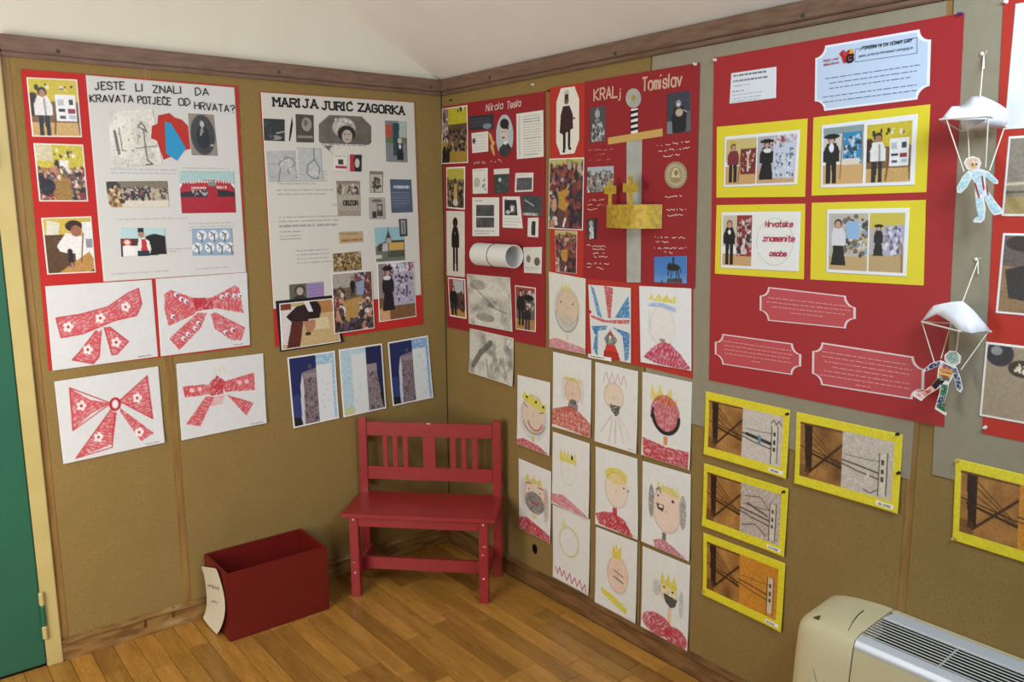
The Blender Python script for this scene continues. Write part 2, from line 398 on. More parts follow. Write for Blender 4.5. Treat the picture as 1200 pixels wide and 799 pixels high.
# floor: planks parallel to the right wall
m = MB(); m.box((-2.75, -2.35, -.03), (.1, .12, -.0125))
for a, b in (((-4.6, -5.2, -.03), (.1, -2.35, 0)), ((-4.6, -2.35, -.03), (-2.75, .12, 0))): m.box(a, b)
floor = struct(m.build('floor', M['joint'], loc=(-1.4, -1.2, -.03)))
rnd = random.Random(5); PW = .0705; pm = {}
for k in range(39):
    x1 = -.0145+.0705-.0*k-PW*(k+1)+.0; x1 = -.012-PW*k; y = .0118-rnd.uniform(0, .3)*0; first = rnd.choice((.12, .2, .27, .34)); y = .0
    while y > -2.33:
        ln = first if first else rnd.choice((.3, .38, .45, .5, .5, .6)); first = None
        ln = min(ln, y+2.34)
        if ln < .04: break
        key = round(ln, 3)
        if key not in pm:
            q = MB(); q.box((-PW/2+.0008, -ln/2+.0008, -.0120), (PW/2-.0008, ln/2-.0008, 0)); V = np.array(q.v)
            me = bpy.data.meshes.new('plank'); me.from_pydata([tuple(c) for c in V], [], q.f)
            bm = bmesh.new(); bm.from_mesh(me); bmesh.ops.recalc_face_normals(bm, faces=bm.faces)
            bmesh.ops.bevel(bm, geom=[e for e in bm.edges if all(abs(v.co.z) < 1e-4 for v in e.verts)], offset=.0006, segments=1, affect='EDGES')
            bm.to_mesh(me); bm.free(); pm[key] = me
        put('plank', pm[key], M['plank'], floor, (x1-PW/2, y-ln/2-.0005, rnd.uniform(-.0004, .0002)))
        y -= ln
# green door in a cream frame
door = empty('door_1', (-2.1, 0, 0), 'green painted door in a cream frame left of the pinboards', None, None, 'structure')
def frame_part(a, b): part_box('door_frame', a, b, 'cream', door, .003)
frame_part((-1.703, -.016, .0), (XD-.001, .1, 2.098)); frame_part((-2.619, -.016, .0), (-2.57, .1, 2.098)); frame_part((-2.57, -.016, 2.05), (-1.703, .1, 2.098))
part_box('door_leaf', (-2.568, -.012, .012), (-1.705, .028, 2.048), 'green', door, .003)
for z in (.109, 1.70):
    hg = empty('hinge', (-1.701, -.024, z)); hg.parent = door; hg.location = Vector((-1.701, -.024, z))-Vector((-2.1, 0, 0))
    for z0, z1, mt, r in ((0, .047, 'cream', .0085), (.048, .122, 'green', .008), (.123, .171, 'cream', .0085)):
        mm = MB(); mm.tube([(-1.701, -.024, z+z0), (-1.701, -.024, z+z0+.004), (-1.701, -.024, z+z1-.004), (-1.701, -.024, z+z1)], [r*.8, r, r, r*.8], 12); mm.build('knuckle', M[mt], hg)
# tan sheets that cover the upper part of the right pinboards
for (y0, y1, lab, px) in ((-1.222, -2.136, 'greyish tan wrapping paper behind the largest red poster', 0), (-2.19, -3.05, 'greyish tan wrapping paper behind the two hanging parachutes', 0)):
    zb, yt = (.872, y0) if y0 > -2 else (.9, -2.152)
    m = MB(); m.prism([(-.0031, yt, 2.044), (-.0031, y1, 2.044), (-.0031, y1, zb), (-.0031, y0, zb)], (.0008, 0, 0))
    tag(m.build('wrapping_paper', M['tanpaper']), lab, 'paper')
# cable hole low on the right wall
p = R(627, 643); g = empty('cable_hole', p, 'small black oval cable hole in the board above the baseboard', 'hole')
def disc(name, p, n, ry, rz, d0, d1, mt, parent):
    m = MB(); s = np.cross([0, 0, 1.], n)
    m.prism([p+n*d1+s*ry*math.cos(k*math.pi/10)+np.array([0, 0, rz*math.sin(k*math.pi/10)]) for k in range(20)], -n*(d1-d0)); return m.build(name, M[mt], parent, loc=p)
disc('rim', p, NR, .021, .026, .0001, .0012, 'strip', g); disc('opening', p, NR, .016, .021, .0012, .0016, 'dark', g)

# ================================================================== FURNITURE
def child(o, root, loc=(0, 0, 0)): o.parent = root; o.location = loc; return o
# --- red bench across the corner
W_, D_, ZS, ZP = .626, .28, .361, .69
bench = empty('bench', (-.348, -.334, 0), 'small red painted wooden bench with slatted back in the corner', 'bench'); bench.rotation_euler = (0, 0, math.radians(-45.5))
def bb(name, a, b, mt='red', bev=.002, par=None):
    m = MB(); m.box(a, b); V = np.array(m.v); c = (V.min(0)+V.max(0))/2
    o = m.build(name, M[mt], None, loc=c, bevel=bev)
    if par is None: child(o, bench, c)
    else: child(o, par, c-np.array(par.location))
    return o
x1 = W_/2; y0, y1 = -D_/2, D_/2
bb('seat', (-x1, y0, ZS-.017), (x1, y1-.002, ZS), bev=.003)
for s in (-1, 1):
    a, b = (x1-.03-.037, x1-.03) if s > 0 else (-x1+.03, -x1+.067)
    lg = bb('leg', (a, y0+.014, 0), (b, y0+.046, ZS-.0172))
    xc = (a+b)/2
    for z in (.106, .333):
        mm = MB(); mm.tube([(xc, y0+.0138, z), (xc, y0+.0118, z)], [.0042, .0035], 10); o = mm.build('screw_cap', M['screw'], loc=(xc, y0+.0128, z)); child(o, lg, Vector((xc, y0+.0128, z))-Vector(lg.location))
    for z, dx, wd in (((.24, .004, .012), (.205, -.002, .010)) if s > 0 else ((.148, -.003, .006),)):
        bb('paint_chip', (xc+dx-wd/2, y0+.0132, z), (xc+dx+wd/2, y0+.0141, z+.003), 'chip', 0, lg)
    pa, pb = (x1-.008-.036, x1-.008) if s > 0 else (-x1+.004, -x1+.04)
    bb('back_post', (pa, y1-.024, 0), (pb, y1-.002, ZP))
    bb('side_apron', (a+.008, y0+.046, ZS-.062), (b-.008, y1-.024, ZS-.0172))
    bb('side_stretcher', (a+.008, y0+.046, .082), (b-.008, y1-.024, .132))
bb('front_apron', (-x1+.067, y0+.018, ZS-.058), (x1-.067, y0+.036, ZS-.0172))
bb('stretcher', (-x1+.059, y0+.095, .088), (x1-.059, y0+.113, .140))
xi0, xi1 = -x1+.04, x1-.044
bb('top_rail', (xi0, y1-.02, .612), (xi1, y1-.005, .672)); bb('lower_rail', (xi0, y1-.02, .42), (xi1, y1-.005, .477))
for a, b in ((270, 288), (305, 324), (341, 360), (412, 456), (508, 528), (546, 565), (583, 604)):
    f = lambda q: xi0+(xi1-xi0)*(q-215)/440.
    bb('slat', (f(a), y1-.018, .477), (f(b), y1-.008, .612))
mm = MB(); bb('paint_chip', (-.01, y1-.0212, .668), (.004, y1-.0199, .673), 'chip', 0)
# --- red box
BX0, BX1, BY0, BY1, BZ = -1.150, -.752, -.258, -.018, .262
boxr = empty('storage_box', (-.95, -.138, 0), 'open dark red wooden box on the floor against the left pinboard', 'box')
tb = .011
for a, b, nm in (((BX0, BY0, .0), (BX1, BY0+tb, BZ), 'front_panel'), ((BX0, BY1-tb, 0), (BX1, BY1, BZ), 'back_panel'), ((BX0, BY0+tb, 0), (BX0+tb, BY1-tb, BZ), 'side_panel'), ((BX1-tb, BY0+tb, 0), (BX1, BY1-tb, BZ), 'side_panel'), ((BX0+tb, BY0+tb, .002), (BX1-tb, BY1-tb, .012), 'bottom')):
    part_box(nm, a, b, 'redbox', boxr, .0018)
# paper note taped to its end
rows = [((233.9, 662.9), (253.2, 665.6), .013), ((236.8, 668.5), (256, 672), .008), ((239.4, 674.6), (258.5, 680.4), .005), ((241.8, 690.4), (262.8, 695.9), .003), ((242.6, 707), (264.4, 711), .004), ((240.8, 717.5), (262.8, 728), .012), ((237.4, 723.7), (254.8, 749.6), .026)]
m = MB(); n = 9; grid = []
for (a, b, off) in rows:
    pa, pb = hit(*a, 0, BX0-off), hit(*b, 0, BX0-off*.8-.002)
    for k in range(n):
        q = pa+(pb-pa)*k/(n-1); q[2] = max(q[2], .0015); q[1] = max(min(q[1], -.02), -.30); grid.append(q)
grid = np.array(grid); nr = len(rows)
m.add(grid, [(i*n+k, (i+1)*n+k, (i+1)*n+k+1, i*n+k+1) for i in range(nr-1) for k in range(n-1)])
note = m.build('paper_note', M['notep'], smooth=True); tag(note, 'curled white handwritten note hanging on the end of the red box', 'note')
sm = note.modifiers.new('thickness', 'SOLIDIFY'); sm.thickness = .0005; ss = note.modifiers.new('smooth', 'SUBSURF'); ss.levels = ss.render_levels = 2
m = MB(); rr = random.Random(4)
def npt(u, v):      # on the note, u across, v down
    i = min(int(v*(nr-1)), nr-2); f = v*(nr-1)-i; k = min(int(u*(n-1)), n-2); g = u*(n-1)-k
    P = lambda i, k: grid[i*n+k]
    return (P(i, k)*(1-g)+P(i, k+1)*g)*(1-f)+(P(i+1, k)*(1-g)+P(i+1, k+1)*g)*f+np.array([-.0014, -.0004, 0])
for (u0, u1, v0, h) in ((.12, .82, .44, .035), (.28, .66, .63, .03)):
    N_ = int((u1-u0)/.05)
    for k in range(N_):
        u = u0+(u1-u0)*k/N_; m.tube([npt(u, v0+h*rr.random()), npt(u+.012, v0-h*rr.random()), npt(u+.028, v0+h*.5*rr.random())], .0005, 4)
tag(m.build('lettering', M['ink'], note), kind='stuff')
# --- fan coil unit
FX, FY = -.2, -1.935
fc = empty('fan_coil_unit', (-.11, -2.6, 0), 'cream floor standing fan coil heater with aluminium top grille', 'heater')
prof = [(-.001, .02), (-.243, .02), (-.214, .40), (-.206, .462), (-.197, .484), (-.178, .493), (-.10, .500), (-.03, .505), (-.001, .505)]
def loft(name, secs, mt, smooth=True, bev=0):
    m = MB(); k = len(secs[0]); V = [p for s in secs for p in s]
    Fc = [(i*k+j, i*k+(j+1) % k, (i+1)*k+(j+1) % k, (i+1)*k+j) for i in range(len(secs)-1) for j in range(k)]
    Fc += [tuple(range(k)), tuple((len(secs)-1)*k+j for j in range(k))[::-1]]
    m.add(V, Fc); o = m.build(name, M[mt], fc)
    if smooth:
        for p in o.data.polygons: p.use_smooth = len(p.vertices) == 4
        e = o.modifiers.new('edges', 'EDGE_SPLIT'); e.split_angle = math.radians(38)
    return o
secs = []
for dy, ins, zd in ((0, .075, .045), (.003, .055, .037), (.010, .036, .029), (.022, .020, .023), (.045, .008, .015), (.08, .002, .008), (.12, 0, .003), (.15, 0, 0), (.183, 0, 0)):
    secs.append([(min(-.001, x+ins*min(1, -x/.1)), FY-dy, z-zd*(z > .3)) for x, z in prof])
cap = loft('end_cap', secs, 'coil')
YS = FY-.185; YE = -3.35
loft('front_panel', [[(x, y, z) for x, z in ((-.196, .02), (-.239, .02), (-.211, .40), (-.203, .465), (-.196, .465))] for y in (YS-.001, YE)], 'coil')
secs = [[(x, y, z) for x, z in ((-.196, .4), (-.1955, .4655), (-.2025, .4655), (-.203, .474), (-.195, .487), (-.178, .4925), (-.170, .4935), (-.170, .40))] for y in (YS-.001, YE)]
loft('front_strip', secs, 'alu')
m = MB(); m.box((-.170, YE, .40), (-.0612, YS-.001, .455)); m.box((-.0612, YE, .40), (-.018, YS-.013, .4945)); m.build('grille_well', M['dark'], fc)
for k in range(9):
    x = -.1645+k*.0125; z = .4935+(x+.17)*.085
    m = MB(); m.box((x-.0024, YE, z-.0008), (x+.0024, YS-.001, z)); m.build('grille_slat', M['slat'], fc)
for y in (YS-.19, YS-.37, YS-.55, YS-.73):
    m = MB(); m.hexa([(-.17, y-.002, .486), (-.062, y-.002, .496), (-.062, y+.002, .496), (-.17, y+.002, .486), (-.17, y-.002, .4908), (-.062, y-.002, .4998), (-.062, y+.002, .4998), (-.17, y+.002, .4908)]); m.build('cross_bar', M['slat'], fc)
m = MB(); m.hexa([(-.062, YE, .497), (-.018, YE, .495), (-.018, YS-.012, .495), (-.062, YS-.001, .497), (-.061, YE, .5035), (-.018, YE, .5075), (-.018, YS-.012, .5075), (-.061, YS-.001, .5035)]); m.build('back_strip', M['alu'], fc, bevel=.0015)
m = MB(); m.box((-.0165, YE, .3), (-.001, YS-.001, .506)); m.build('back_panel', M['coil'], fc, bevel=.002)
# marks on the cap: groove, arrow, broken corner piece
def captop(x): return np.interp(x, [-.197, -.178, -.10, -.03], [.484, .493, .500, .505])
m = MB(); pts = [(-.178+.115*t, FY-.155+.03*math.sin(t*1.45)-.008*t) for t in np.linspace(0, 1, 9)]
m.tube([(x, y, captop(x)-.0012) for x, y in pts], .0016, 6); m.build('groove', M['gap'], cap)
m = MB(); zz = captop(-.165)
m.prism([(-.170, FY-.052, captop(-.17)-.011), (-.170, FY-.068, captop(-.17)-.011), (-.150, FY-.060, captop(-.15)-.011)], (0, 0, .0028)); m.build('arrow_mark', M['gap'], cap)
def capf(z): return np.interp(z, [.02, .40, .462], [-.243, -.214, -.206])
m = MB(); m.prism([(capf(z)-.0004, FY-.078-dy, z) for dy, z in ((.008, .37), (.022, .335), (.040, .355), (.046, .33), (.032, .27), (.014, .285), (.004, .34))], (-.002, 0, 0)); m.build('patch', M['coil'], cap, bevel=.0006)

# ================================================================== PINBOARD: LEFT WALL
D0 = .0042          # front face of a poster over the wall; papers glued on it lie at D1, D2
D1, D2, D3 = .0052, .0062, .0072
SK = ['c8987c', 'b98468', '2a2422', '3c3a44', '7a2c30', 'd8d4cc', '54504a']
def classroom(cv, wall='c8b038', flr='a8783c'):
    cv.r(0, 0, 1, .42, wall).r(0, .42, 1, 1, flr).r(0, 0, .35, .3, 'cfc6ba', .8)
    cv.specks(.3, .05, 1, .25, 6, .03, ['3a332c', 'e8e4dc']); cv.r(.48, .28, .66, .5, 'e4e2de'); cv.e(.42, .36, .05, .09, '3a2a26')
    cv.specks(0, .4, 1, .6, 26, .05, SK); cv.specks(0, .55, .32, 1, 34, .07, SK); cv.specks(.68, .5, 1, 1, 34, .07, SK); cv.e(.2, .75, .16, .14, '26222a').e(.5, .86, .2, .12, flr); cv.grain(22)
def crowdphoto(seed_wall, flr):
    return lambda cv: (classroom(cv, seed_wall, flr), cv.border(.022))
def easel_photo(cv):
    cv.r(0, 0, 1, .4, 'c9b42e').r(0, .4, 1, .75, '7a5a34').r(0, .75, 1, 1, 'c8a060').e(.08, .45, .16, .2, '3a2a20').specks(.15, .1, .9, .2, 4, .04, ['2c2826', 'e0dcd4'])
    cv.l([.55, .3, .46, .95], .025, '6a4426').l([.9, .3, .97, .95], .025, '6a4426').r(.52, .28, .93, .72, 'e6e6e8')
    cv.r(.57, .35, .68, .46, 'b8bcc0').r(.79, .35, .88, .45, '3a3a40').r(.56, .52, .71, .57, '3a3230').r(.75, .52, .9, .59, '8c2c34').r(.58, .63, .7, .68, '4a4a50').r(.77, .62, .9, .68, 'a8bccc')
    cv.man(.27, .16, 1.02, .34, 'e4e0dc', '26242a', 'a87860', '1e1a1a'); cv.l([.3, .36, .31, .62], .03, '70747c', .7); cv.grain(14).border(.022)
def scoop_photo(cv):
    cv.r(0, 0, 1, .35, 'c9b04a').r(0, .3, .6, 1, '5a4028').p([.1, .05, .35, .1, .3, .3, .05, .3], 'd8d4c4').p([.2, 1, .9, .62, 1, .8, 1, 1, .2, 1], 'b98a4c').r(.8, .1, 1, .6, 'e2e2e0').r(.85, .4, 1, .55, '8c8c90')
    cv.p([.25, .5, .45, .28, .7, .32, .72, .62, .5, .65, .3, .6], 'e8e2e0').e(.62, .16, .17, .1, '3a2018').e(.66, .25, .11, .1, '9c6450').l([.5, .6, .52, .85], .08, '30242c').l([.52, .83, .54, .9], .05, 'b07868').l([.8, .3, .72, .8], .02, '6a4426')
    cv.p([.85, 1, 1, .92, 1, 1], '2a2018').grain(14).border(.022)
k1 = crop(0, 60, .2504); k2 = crop(0, 240, .2667); k6 = crop(100, 85, .1627); k7 = crop(100, 190, .1814)
def card(name, W, px, mt, label, cat, d=D0, th=.0016):
    o = flat(name, W, px, d, mt, None, th); tag(o, label, cat); return o
def outl(px, W):   # scalloped outline (concave quarter circles at the corners) of a pixel quad
    Q = [W[0](*p) for p in px]; e = (np.linalg.norm(Q[0]-Q[1]))*.0+.028; out = []
    for i in range(4):
        c, a, b = Q[i], Q[(i-1) % 4], Q[(i+1) % 4]; ua = (a-c)/np.linalg.norm(a-c); ub = (b-c)/np.linalg.norm(b-c)
        for k in range(7):
            t = k/6*math.pi/2; out.append(c+ua*e*math.cos(t)+ub*e*math.sin(t))
    return out
def flat3(name, P, n, d, mt, parent=None, th=.0007):
    m = MB(); P = [p+n*d for p in P]; m.prism(P, -n*th); return m.build(name, M[mt], parent, loc=sum(P)/len(P))

# --- poster about the cravat
P1 = card('poster', WL, ((24, 81), (278, 101), (293, 406), (57, 434)), 'redA', 'red poster on the origin of the cravat, nearest the green door', 'poster')
pic('photo', WL, k1(122, 122, 360, 133, 383, 403, 150, 400), D1, easel_photo, mt='photo', parent=P1)
pic('photo', WL, k1(155, 430, 388, 437, 412, 703, 183, 703), D1, crowdphoto('c6b638', '9a7436'), mt='photo', parent=P1)
pic('photo', WL, k2(180, 57, 400, 50, 420, 296, 207, 306), D1, scoop_photo, mt='photo', parent=P1)
def sheet_text1(cv):
    cv.mix(np.clip(cv.noise(6)-.45, 0, 1), 'cfd0cf', .5)
    for q in ((.1, .435, .56, .47, 2), (.58, .425, .93, .47, 3), (.12, .685, .62, .715, 2), (.6, .715, .97, .765, 3), (.2, .845, .63, .87, 2), (.66, .85, .93, .87, 1), (.05, .955, .6, .975, 1), (.62, .955, .95, .97, 1)): cv.t(*q, '8a8e94', .55, .3)
wsh = pic('white_sheet', WL, [(100, 88), (274.2, 102.6), (288, 319), (121, 330)], D1, sheet_text1, 'd1d0cc', res=.004, parent=P1)
def sketch(cv):
    cv.mix(cv.noise(7), 'b9b5a8', .75).mix(np.clip(cv.noise(12)*2-1, 0, 1), 'e8e6e0', .8)
    cv.l([.1, .35, .15, .75], .05, '5a564e', .8).l([.2, .3, .22, .7, .45, .72], .02, '8a8678').e(.36, .5, .12, .24, 'e2dfd2', .9)
    cv.l([.7, .22, .62, .3, .78, .4, .75, .3, .7, .25], .018, '3c3a38').l([.72, .35, .7, .9, .8, .98, .66, .98], .02, '55524c').l([.5, .68, .95, .66], .015, '66625a').l([.6, .45, .55, .6], .015, '8a8678').specks(.1, .1, .95, .95, 20, .02, ['9a968a', '77736a'], .6).grain(16)
pic('sketch', WL, [(126, 131), (178, 127), (190, 193), (132, 197)], D2, sketch, parent=wsh)
flat('paper_shirt', WL, k6(520, 310, 600, 293, 640, 325, 690, 340, 735, 385, 752, 550, 720, 557, 655, 590, 560, 628, 510, 490, 470, 475, 475, 385, 515, 370), .0068, 'redC', wsh, .0006)
flat('paper_tie', WL, k6(567, 355, 610, 365, 720, 545, 655, 635, 577, 582), .0080, 'blue', wsh, .0006)
def oval_portrait(cv):
    cv.a[:] = hx('8e8274'); cv.e(.5, .5, .46, .48, '2b2b2c').e(.5, .5, .42, .45, '37383a').e(.5, .56, .26, .28, '1e1e20').e(.5, .24, .08, .08, 'b8b2aa').l([.5, .32, .42, .5], .04, 'a8a49c').e(.48, .4, .06, .06, '8c8880').e(.82, .75, .07, .03, 'a09c94').grain(8)
pic('portrait', WL, k6(735, 295, 920, 305, 950, 600, 762, 595), D2, oval_portrait, mt='photo', parent=wsh)
def parade(cv):
    cv.r(0, 0, 1, 1, 'b4a88e').r(0, 0, 1, .3, '7a705c').r(0, .75, 1, 1, 'd6cfbe').e(.1, .25, .12, .3, '3a3428').p([.03, .3, .2, .3, .23, 1, .05, 1], 'b08a58').specks(.02, .2, .25, .9, 14, .09, ['2a2622', 'd8c8a0', '6a4a2c'])
    cv.specks(.25, .25, .75, .7, 60, .07, ['2a2c34', '3a3034', '7c4a44', 'b8b0a4', '1e2028']).specks(.85, .3, 1, .7, 10, .06, ['3a2a2a', '5c2c2c', '2a2a30']).grain(20)
pic('photo', WL, k7(130, 125, 527, 122, 540, 290, 147, 293), D2, parade, mt='photo', parent=wsh)
def arena(cv):
    cv.r(0, 0, 1, .3, 'a8c4c4').r(0, .55, 1, 1, 'a81e30').r(0, .4, 1, .62, '2c2a2e')
    cv.p([0, .4, .06, .27, .5, .2, .55, .2, .9, .25, 1, .42, 1, .5, .8, .45, .5, .42, .2, .47, 0, .5], 'b02434')
    for k in range(17): x = .08+.05*k; cv.r(x, .255-.03*math.sin(x*3.1), x+.03, .3-.03*math.sin(x*3.1), 'd8d0c8')
    for k in range(8): cv.r(.2+.034*k, .37, .222+.034*k, .42, 'd8d0c8')
    for k in range(6): cv.r(.62+.04*k, .36, .642+.04*k, .41, 'd8d0c8')
    cv.p([.48, .62, .52, .3, .66, .3, .68, .62], 'a81e30').specks(.2, .44, .48, .58, 22, .03, ['8a8a92', 'c8c4c0', '2a2a30']).e(.58, .3, .08, .06, '7a8a84').grain(12)
pic('photo', WL, k7(600, 60, 955, 60, 970, 325, 620, 330), D2, arena, mt='photo', parent=wsh)
def horseman(cv):
    cv.r(0, 0, 1, .4, 'b4d2d4').r(0, .4, 1, 1, 'e6e2dc').p([.55, .3, .75, .2, 1, .3, 1, .95, .6, 1, .55, .6], '1e1c1c').r(0, .36, .38, .62, '4a3426').e(.14, .5, .1, .14, 'c83c34').e(.14, .5, .06, .08, 'e4dcd4').e(.15, .8, .16, .2, 'eceae6').r(.0, .6, .04, 1, '2a2422')
    cv.p([.36, 1, .38, .45, .5, .35, .62, .45, .66, .75, .6, 1], 'e8e2de').p([.45, .4, .55, .38, .58, .8, .44, .8], 'c03038').r(.36, .8, .62, 1, '2a3040').r(.38, -.02, .52, .16, '1c1a1c').e(.46, .24, .07, .1, 'b08068').grain(10)
pic('photo', WL, k7(220, 425, 510, 425, 525, 600, 230, 610), D2, horseman, mt='photo', parent=wsh)
def knots(cv):
    cv.a[:] = hx('93a9bf')
    for x, y in ((.24, .25), (.52, .25), (.8, .25), (.12, .7), (.42, .7), (.7, .7), (.93, .7)):
        cv.e(x, y, .12, .18, 'e6e8ea'); cv.l([x-.05, y-.1, x+.03, y, x-.01+.06*RS.rand(), y+.22], .05, '4a5058').l([x-.06, y+.05, x+.06, y-.06], .04, '7a828c')
pic('photo', WL, k7(683, 430, 943, 425, 955, 600, 688, 603), D2, knots, mt='photo', parent=wsh)
def title(txt, W, a, b, hpx, wd, d, mt, parent, **kw):
    """a headline whose letters can be told apart: each letter a mesh of its own"""
    A, B = np.array(a, float), np.array(b, float); runs, tw = glyph_run(txt); x = 0
    for ch in txt:
        if ch == ' ': x += 3.2; continue
        wch = NARROW.get(ch, 4); f0, f1 = x/tw, (x+wch)/tw
        letters('letter', W, ch, tuple(A+(B-A)*f0), tuple(A+(B-A)*f1), hpx, wd, d, mt, parent, **kw); x += wch+1.5
for txt, a, b in (('JESTE', (66, 124), (278, 122)), ('LI', (360, 135), (412, 135)), ('ZNALI', (482, 147), (690, 152)), ('DA', (788, 165), (880, 166))): title(txt, WL, k6(*a)[0], k6(*b)[0], 8.5, .0034, .0062+.002, 'ink', wsh, jig=.38)
for txt, a, b in (('KRAVATA', (30, 212), (338, 216)), ('POTJEČE', (375, 222), (612, 235)), ('OD', (668, 236), (748, 240)), ('HRVATA?', (783, 262), (1070, 290))): title(txt, WL, k6(*a)[0], k6(*b)[0], 8, .0034, .0062+.002, 'ink', wsh, jig=.38)
# --- bow drawings
RD = 'c93d45'
def flowers(cv, L_, c='f0ece8'):
    for x, y in L_:
        for k in range(5): cv.e(x+.03*math.cos(k*1.26), y+.04*math.sin(k*1.26), .018, .025, c, .9)
        cv.e(x, y, .012, .018, 'a02a4a')
def bow_a(cv):
    cv.cp([.07, .38, .3, .36, .55, .3, .75, .15, .86, .1, .88, .3, .82, .44, .6, .48, .5, .52, .3, .6, .1, .62], RD, .85, 1.1).cp([.42, .58, .47, .6, .43, .92, .37, .98, .18, .9, .25, .82], RD, .85, 2.).cp([.5, .55, .54, .55, .72, .76, .6, .9, .55, .9], RD, .85, 2.)
    cv.l([.07, .38, .3, .36, .55, .3, .75, .15, .86, .1, .88, .3, .82, .44, .6, .48, .5, .52, .3, .6, .1, .62, .07, .38], .012, 'b82430').l([.42, .58, .25, .82, .18, .9, .37, .98, .43, .9, .47, .58], .012, 'b82430').l([.5, .55, .55, .9, .6, .9, .72, .76, .55, .55], .012, 'b82430'); flowers(cv, [(.17, .5), (.47, .43), (.72, .32), (.33, .8), (.6, .75)])
def bow_b(cv):
    cv.cp([.08, .2, .14, .15, .38, .28, .5, .32, .38, .5, .1, .62, .07, .4], RD, .85, .8).cp([.38, .28, .58, .3, .6, .45, .4, .46], 'b8202c', .9).cp([.58, .3, .85, .16, .9, .2, .94, .55, .6, .44], RD, .85, .4).cp([.42, .48, .52, .5, .45, .68, .2, .95, .1, .78], RD, .85, 2.).cp([.56, .52, .62, .5, .95, .75, .9, .92, .78, .9, .6, .72], RD, .85, 1.)
    for L_ in ((.2, .22), (.25, .28), (.3, .32), (.15, .5), (.7, .3), (.76, .28), (.84, .3), (.9, .3), (.3, .75), (.25, .8), (.42, .62), (.38, .68), (.72, .78), (.8, .76)): cv.e(L_[0], L_[1], .024, .03, 'e8eaf0', .9); cv.e(L_[0]+.01, L_[1]+.01, .011, .016, '3c4a78')
def bow_c(cv):
    cv.cp([.13, .1, .3, .28, .5, .37, .3, .46, .12, .62], RD, .85, .9).cp([.88, .1, .58, .36, .9, .66], RD, .85, 1.5).cp([.5, .45, .55, .5, .48, .88, .12, .96], RD, .85, 2.).cp([.58, .44, .9, .85, .76, .92, .58, .5], RD, .85, .8)
    cv.l([.13, .1, .5, .37, .12, .62, .13, .1], .012, 'b82430').l([.88, .1, .58, .36, .9, .66, .88, .1], .012, 'b82430').l([.5, .44, .12, .96, .47, .92, .53, .5], .012, 'b82430').ring(.54, .39, .045, .07, .03, 'b82430'); flowers(cv, [(.22, .34), (.76, .36), (.35, .76), (.75, .8)]); cv.e(.54, .39, .02, .035, 'f0e0e0')
def bow_d(cv):
    cv.cp([.05, .3, .35, .32, .36, .46, .07, .45], RD, .9, .3).cp([.36, .3, .44, .22, .52, .3, .5, .48, .36, .48], 'b8202c', .9).cp([.5, .32, .88, .25, .88, .5, .52, .46], RD, .9, .4).cp([.3, .48, .4, .5, .22, .86, .06, .8], RD, .9, 2.).cp([.54, .5, .86, .68, .76, .84], RD, .9, .8).cp([.33, .5, .53, .5, .48, .62, .34, .62], 'd87078', .5, 1.6)
    for x in (.42, .47, .52): cv.l([x, .1, x+.01, .2], .012, 'd8c884', .6)
    for x, y in ((.15, .37), (.24, .37), (.7, .36), (.78, .36)): cv.e(x, y, .025, .03, 'f0dcdc', .7)
def corner_note(cv, c='888'): cv.t(.8, .955, .97, .985, 1, c, .8)
def sig(f): return lambda cv: (f(cv), corner_note(cv), cv.grain(3, 20))
pic('drawing', WL, k2(197, 357, 665, 328, 693, 665, 230, 728), D1+.0008, sig(bow_a), 'd6d6d6', parent=P1)
pic('drawing', WL, k2(682, 325, 1083, 297, 1097, 615, 705, 665), D1+.0008, sig(bow_b), 'd6d6d6', parent=P1)
k3 = crop(0, 400, .2755)
def top(o, label, cat, group=None): return tag(o, label, cat, group)
top(pic('drawing', WL, k3(230, 170, 672, 105, 698, 428, 268, 520), .0042, sig(bow_c), 'd6d6d6', curl=curls(.004, .003)), 'drawing of a wide pointed red bow, left of the joint strip', 'drawing', 'bow drawings under the cravat poster')
top(pic('drawing', WL, k3(748, 95, 1118, 50, 1131, 345, 770, 420), .0042, sig(bow_d), 'd6d6d6', curl=curls(.004, .003)), 'drawing of a thin knotted red bow above the red box', 'drawing', 'bow drawings under the cravat poster')

# --- poster about a writer
P2 = card('poster', WL, ((304, 107.5), (485, 119.7), (495.5, 379.5), (322.5, 406.5)), 'redA', 'white poster on red card with slab serif headline and round hat portrait', 'poster')
def sheet_text2(cv):
    for q in ((.07, .345, .4, .42, 5), (.06, .43, .45, .47, 2), (.12, .49, .46, .52, 2), (.06, .56, .46, .62, 3), (.06, .63, .2, .68, 3), (.16, .72, .38, .80, 4), (.4, .51, .6, .52, 1)): cv.t(*q, '6c6c70', .6, .28)
ws2 = pic('white_sheet', WL, [(305, 108.2), (484.6, 120.2), (493, 345.5), (320, 361.8)], D1, sheet_text2, 'd0ccc2', res=.004, parent=P2)
q4 = crop(300, 100, .1753); q5 = crop(300, 230, .1753)
title('MARIJA', WL, q4(113, 137)[0], q4(405, 152)[0], 9, .0072, D2+.0006, 'ink', ws2, serif=True); title('JURIĆ', WL, q4(437, 160)[0], q4(640, 170)[0], 8.8, .0072, D2+.0006, 'ink', ws2, serif=True); title('ZAGORKA', WL, q4(682, 172)[0], q4(985, 195)[0], 8.6, .0072, D2+.0006, 'ink', ws2, serif=True)
def dark1(cv): cv.a[:] = hx('2e3234'); cv.l([.6, .65, 1, .55], .05, 'b8b8b4').e(.55, .85, .3, .1, '8a8c88').specks(0, .1, .5, .9, 10, .08, ['24282a', '40464a']).grain(8)
def dark2(cv): cv.a[:] = hx('4a443e'); cv.e(.6, .35, .28, .25, '98928a').e(.55, .3, .12, .12, '6a645c').r(.1, .75, .95, .85, '8a847a').grain(12)
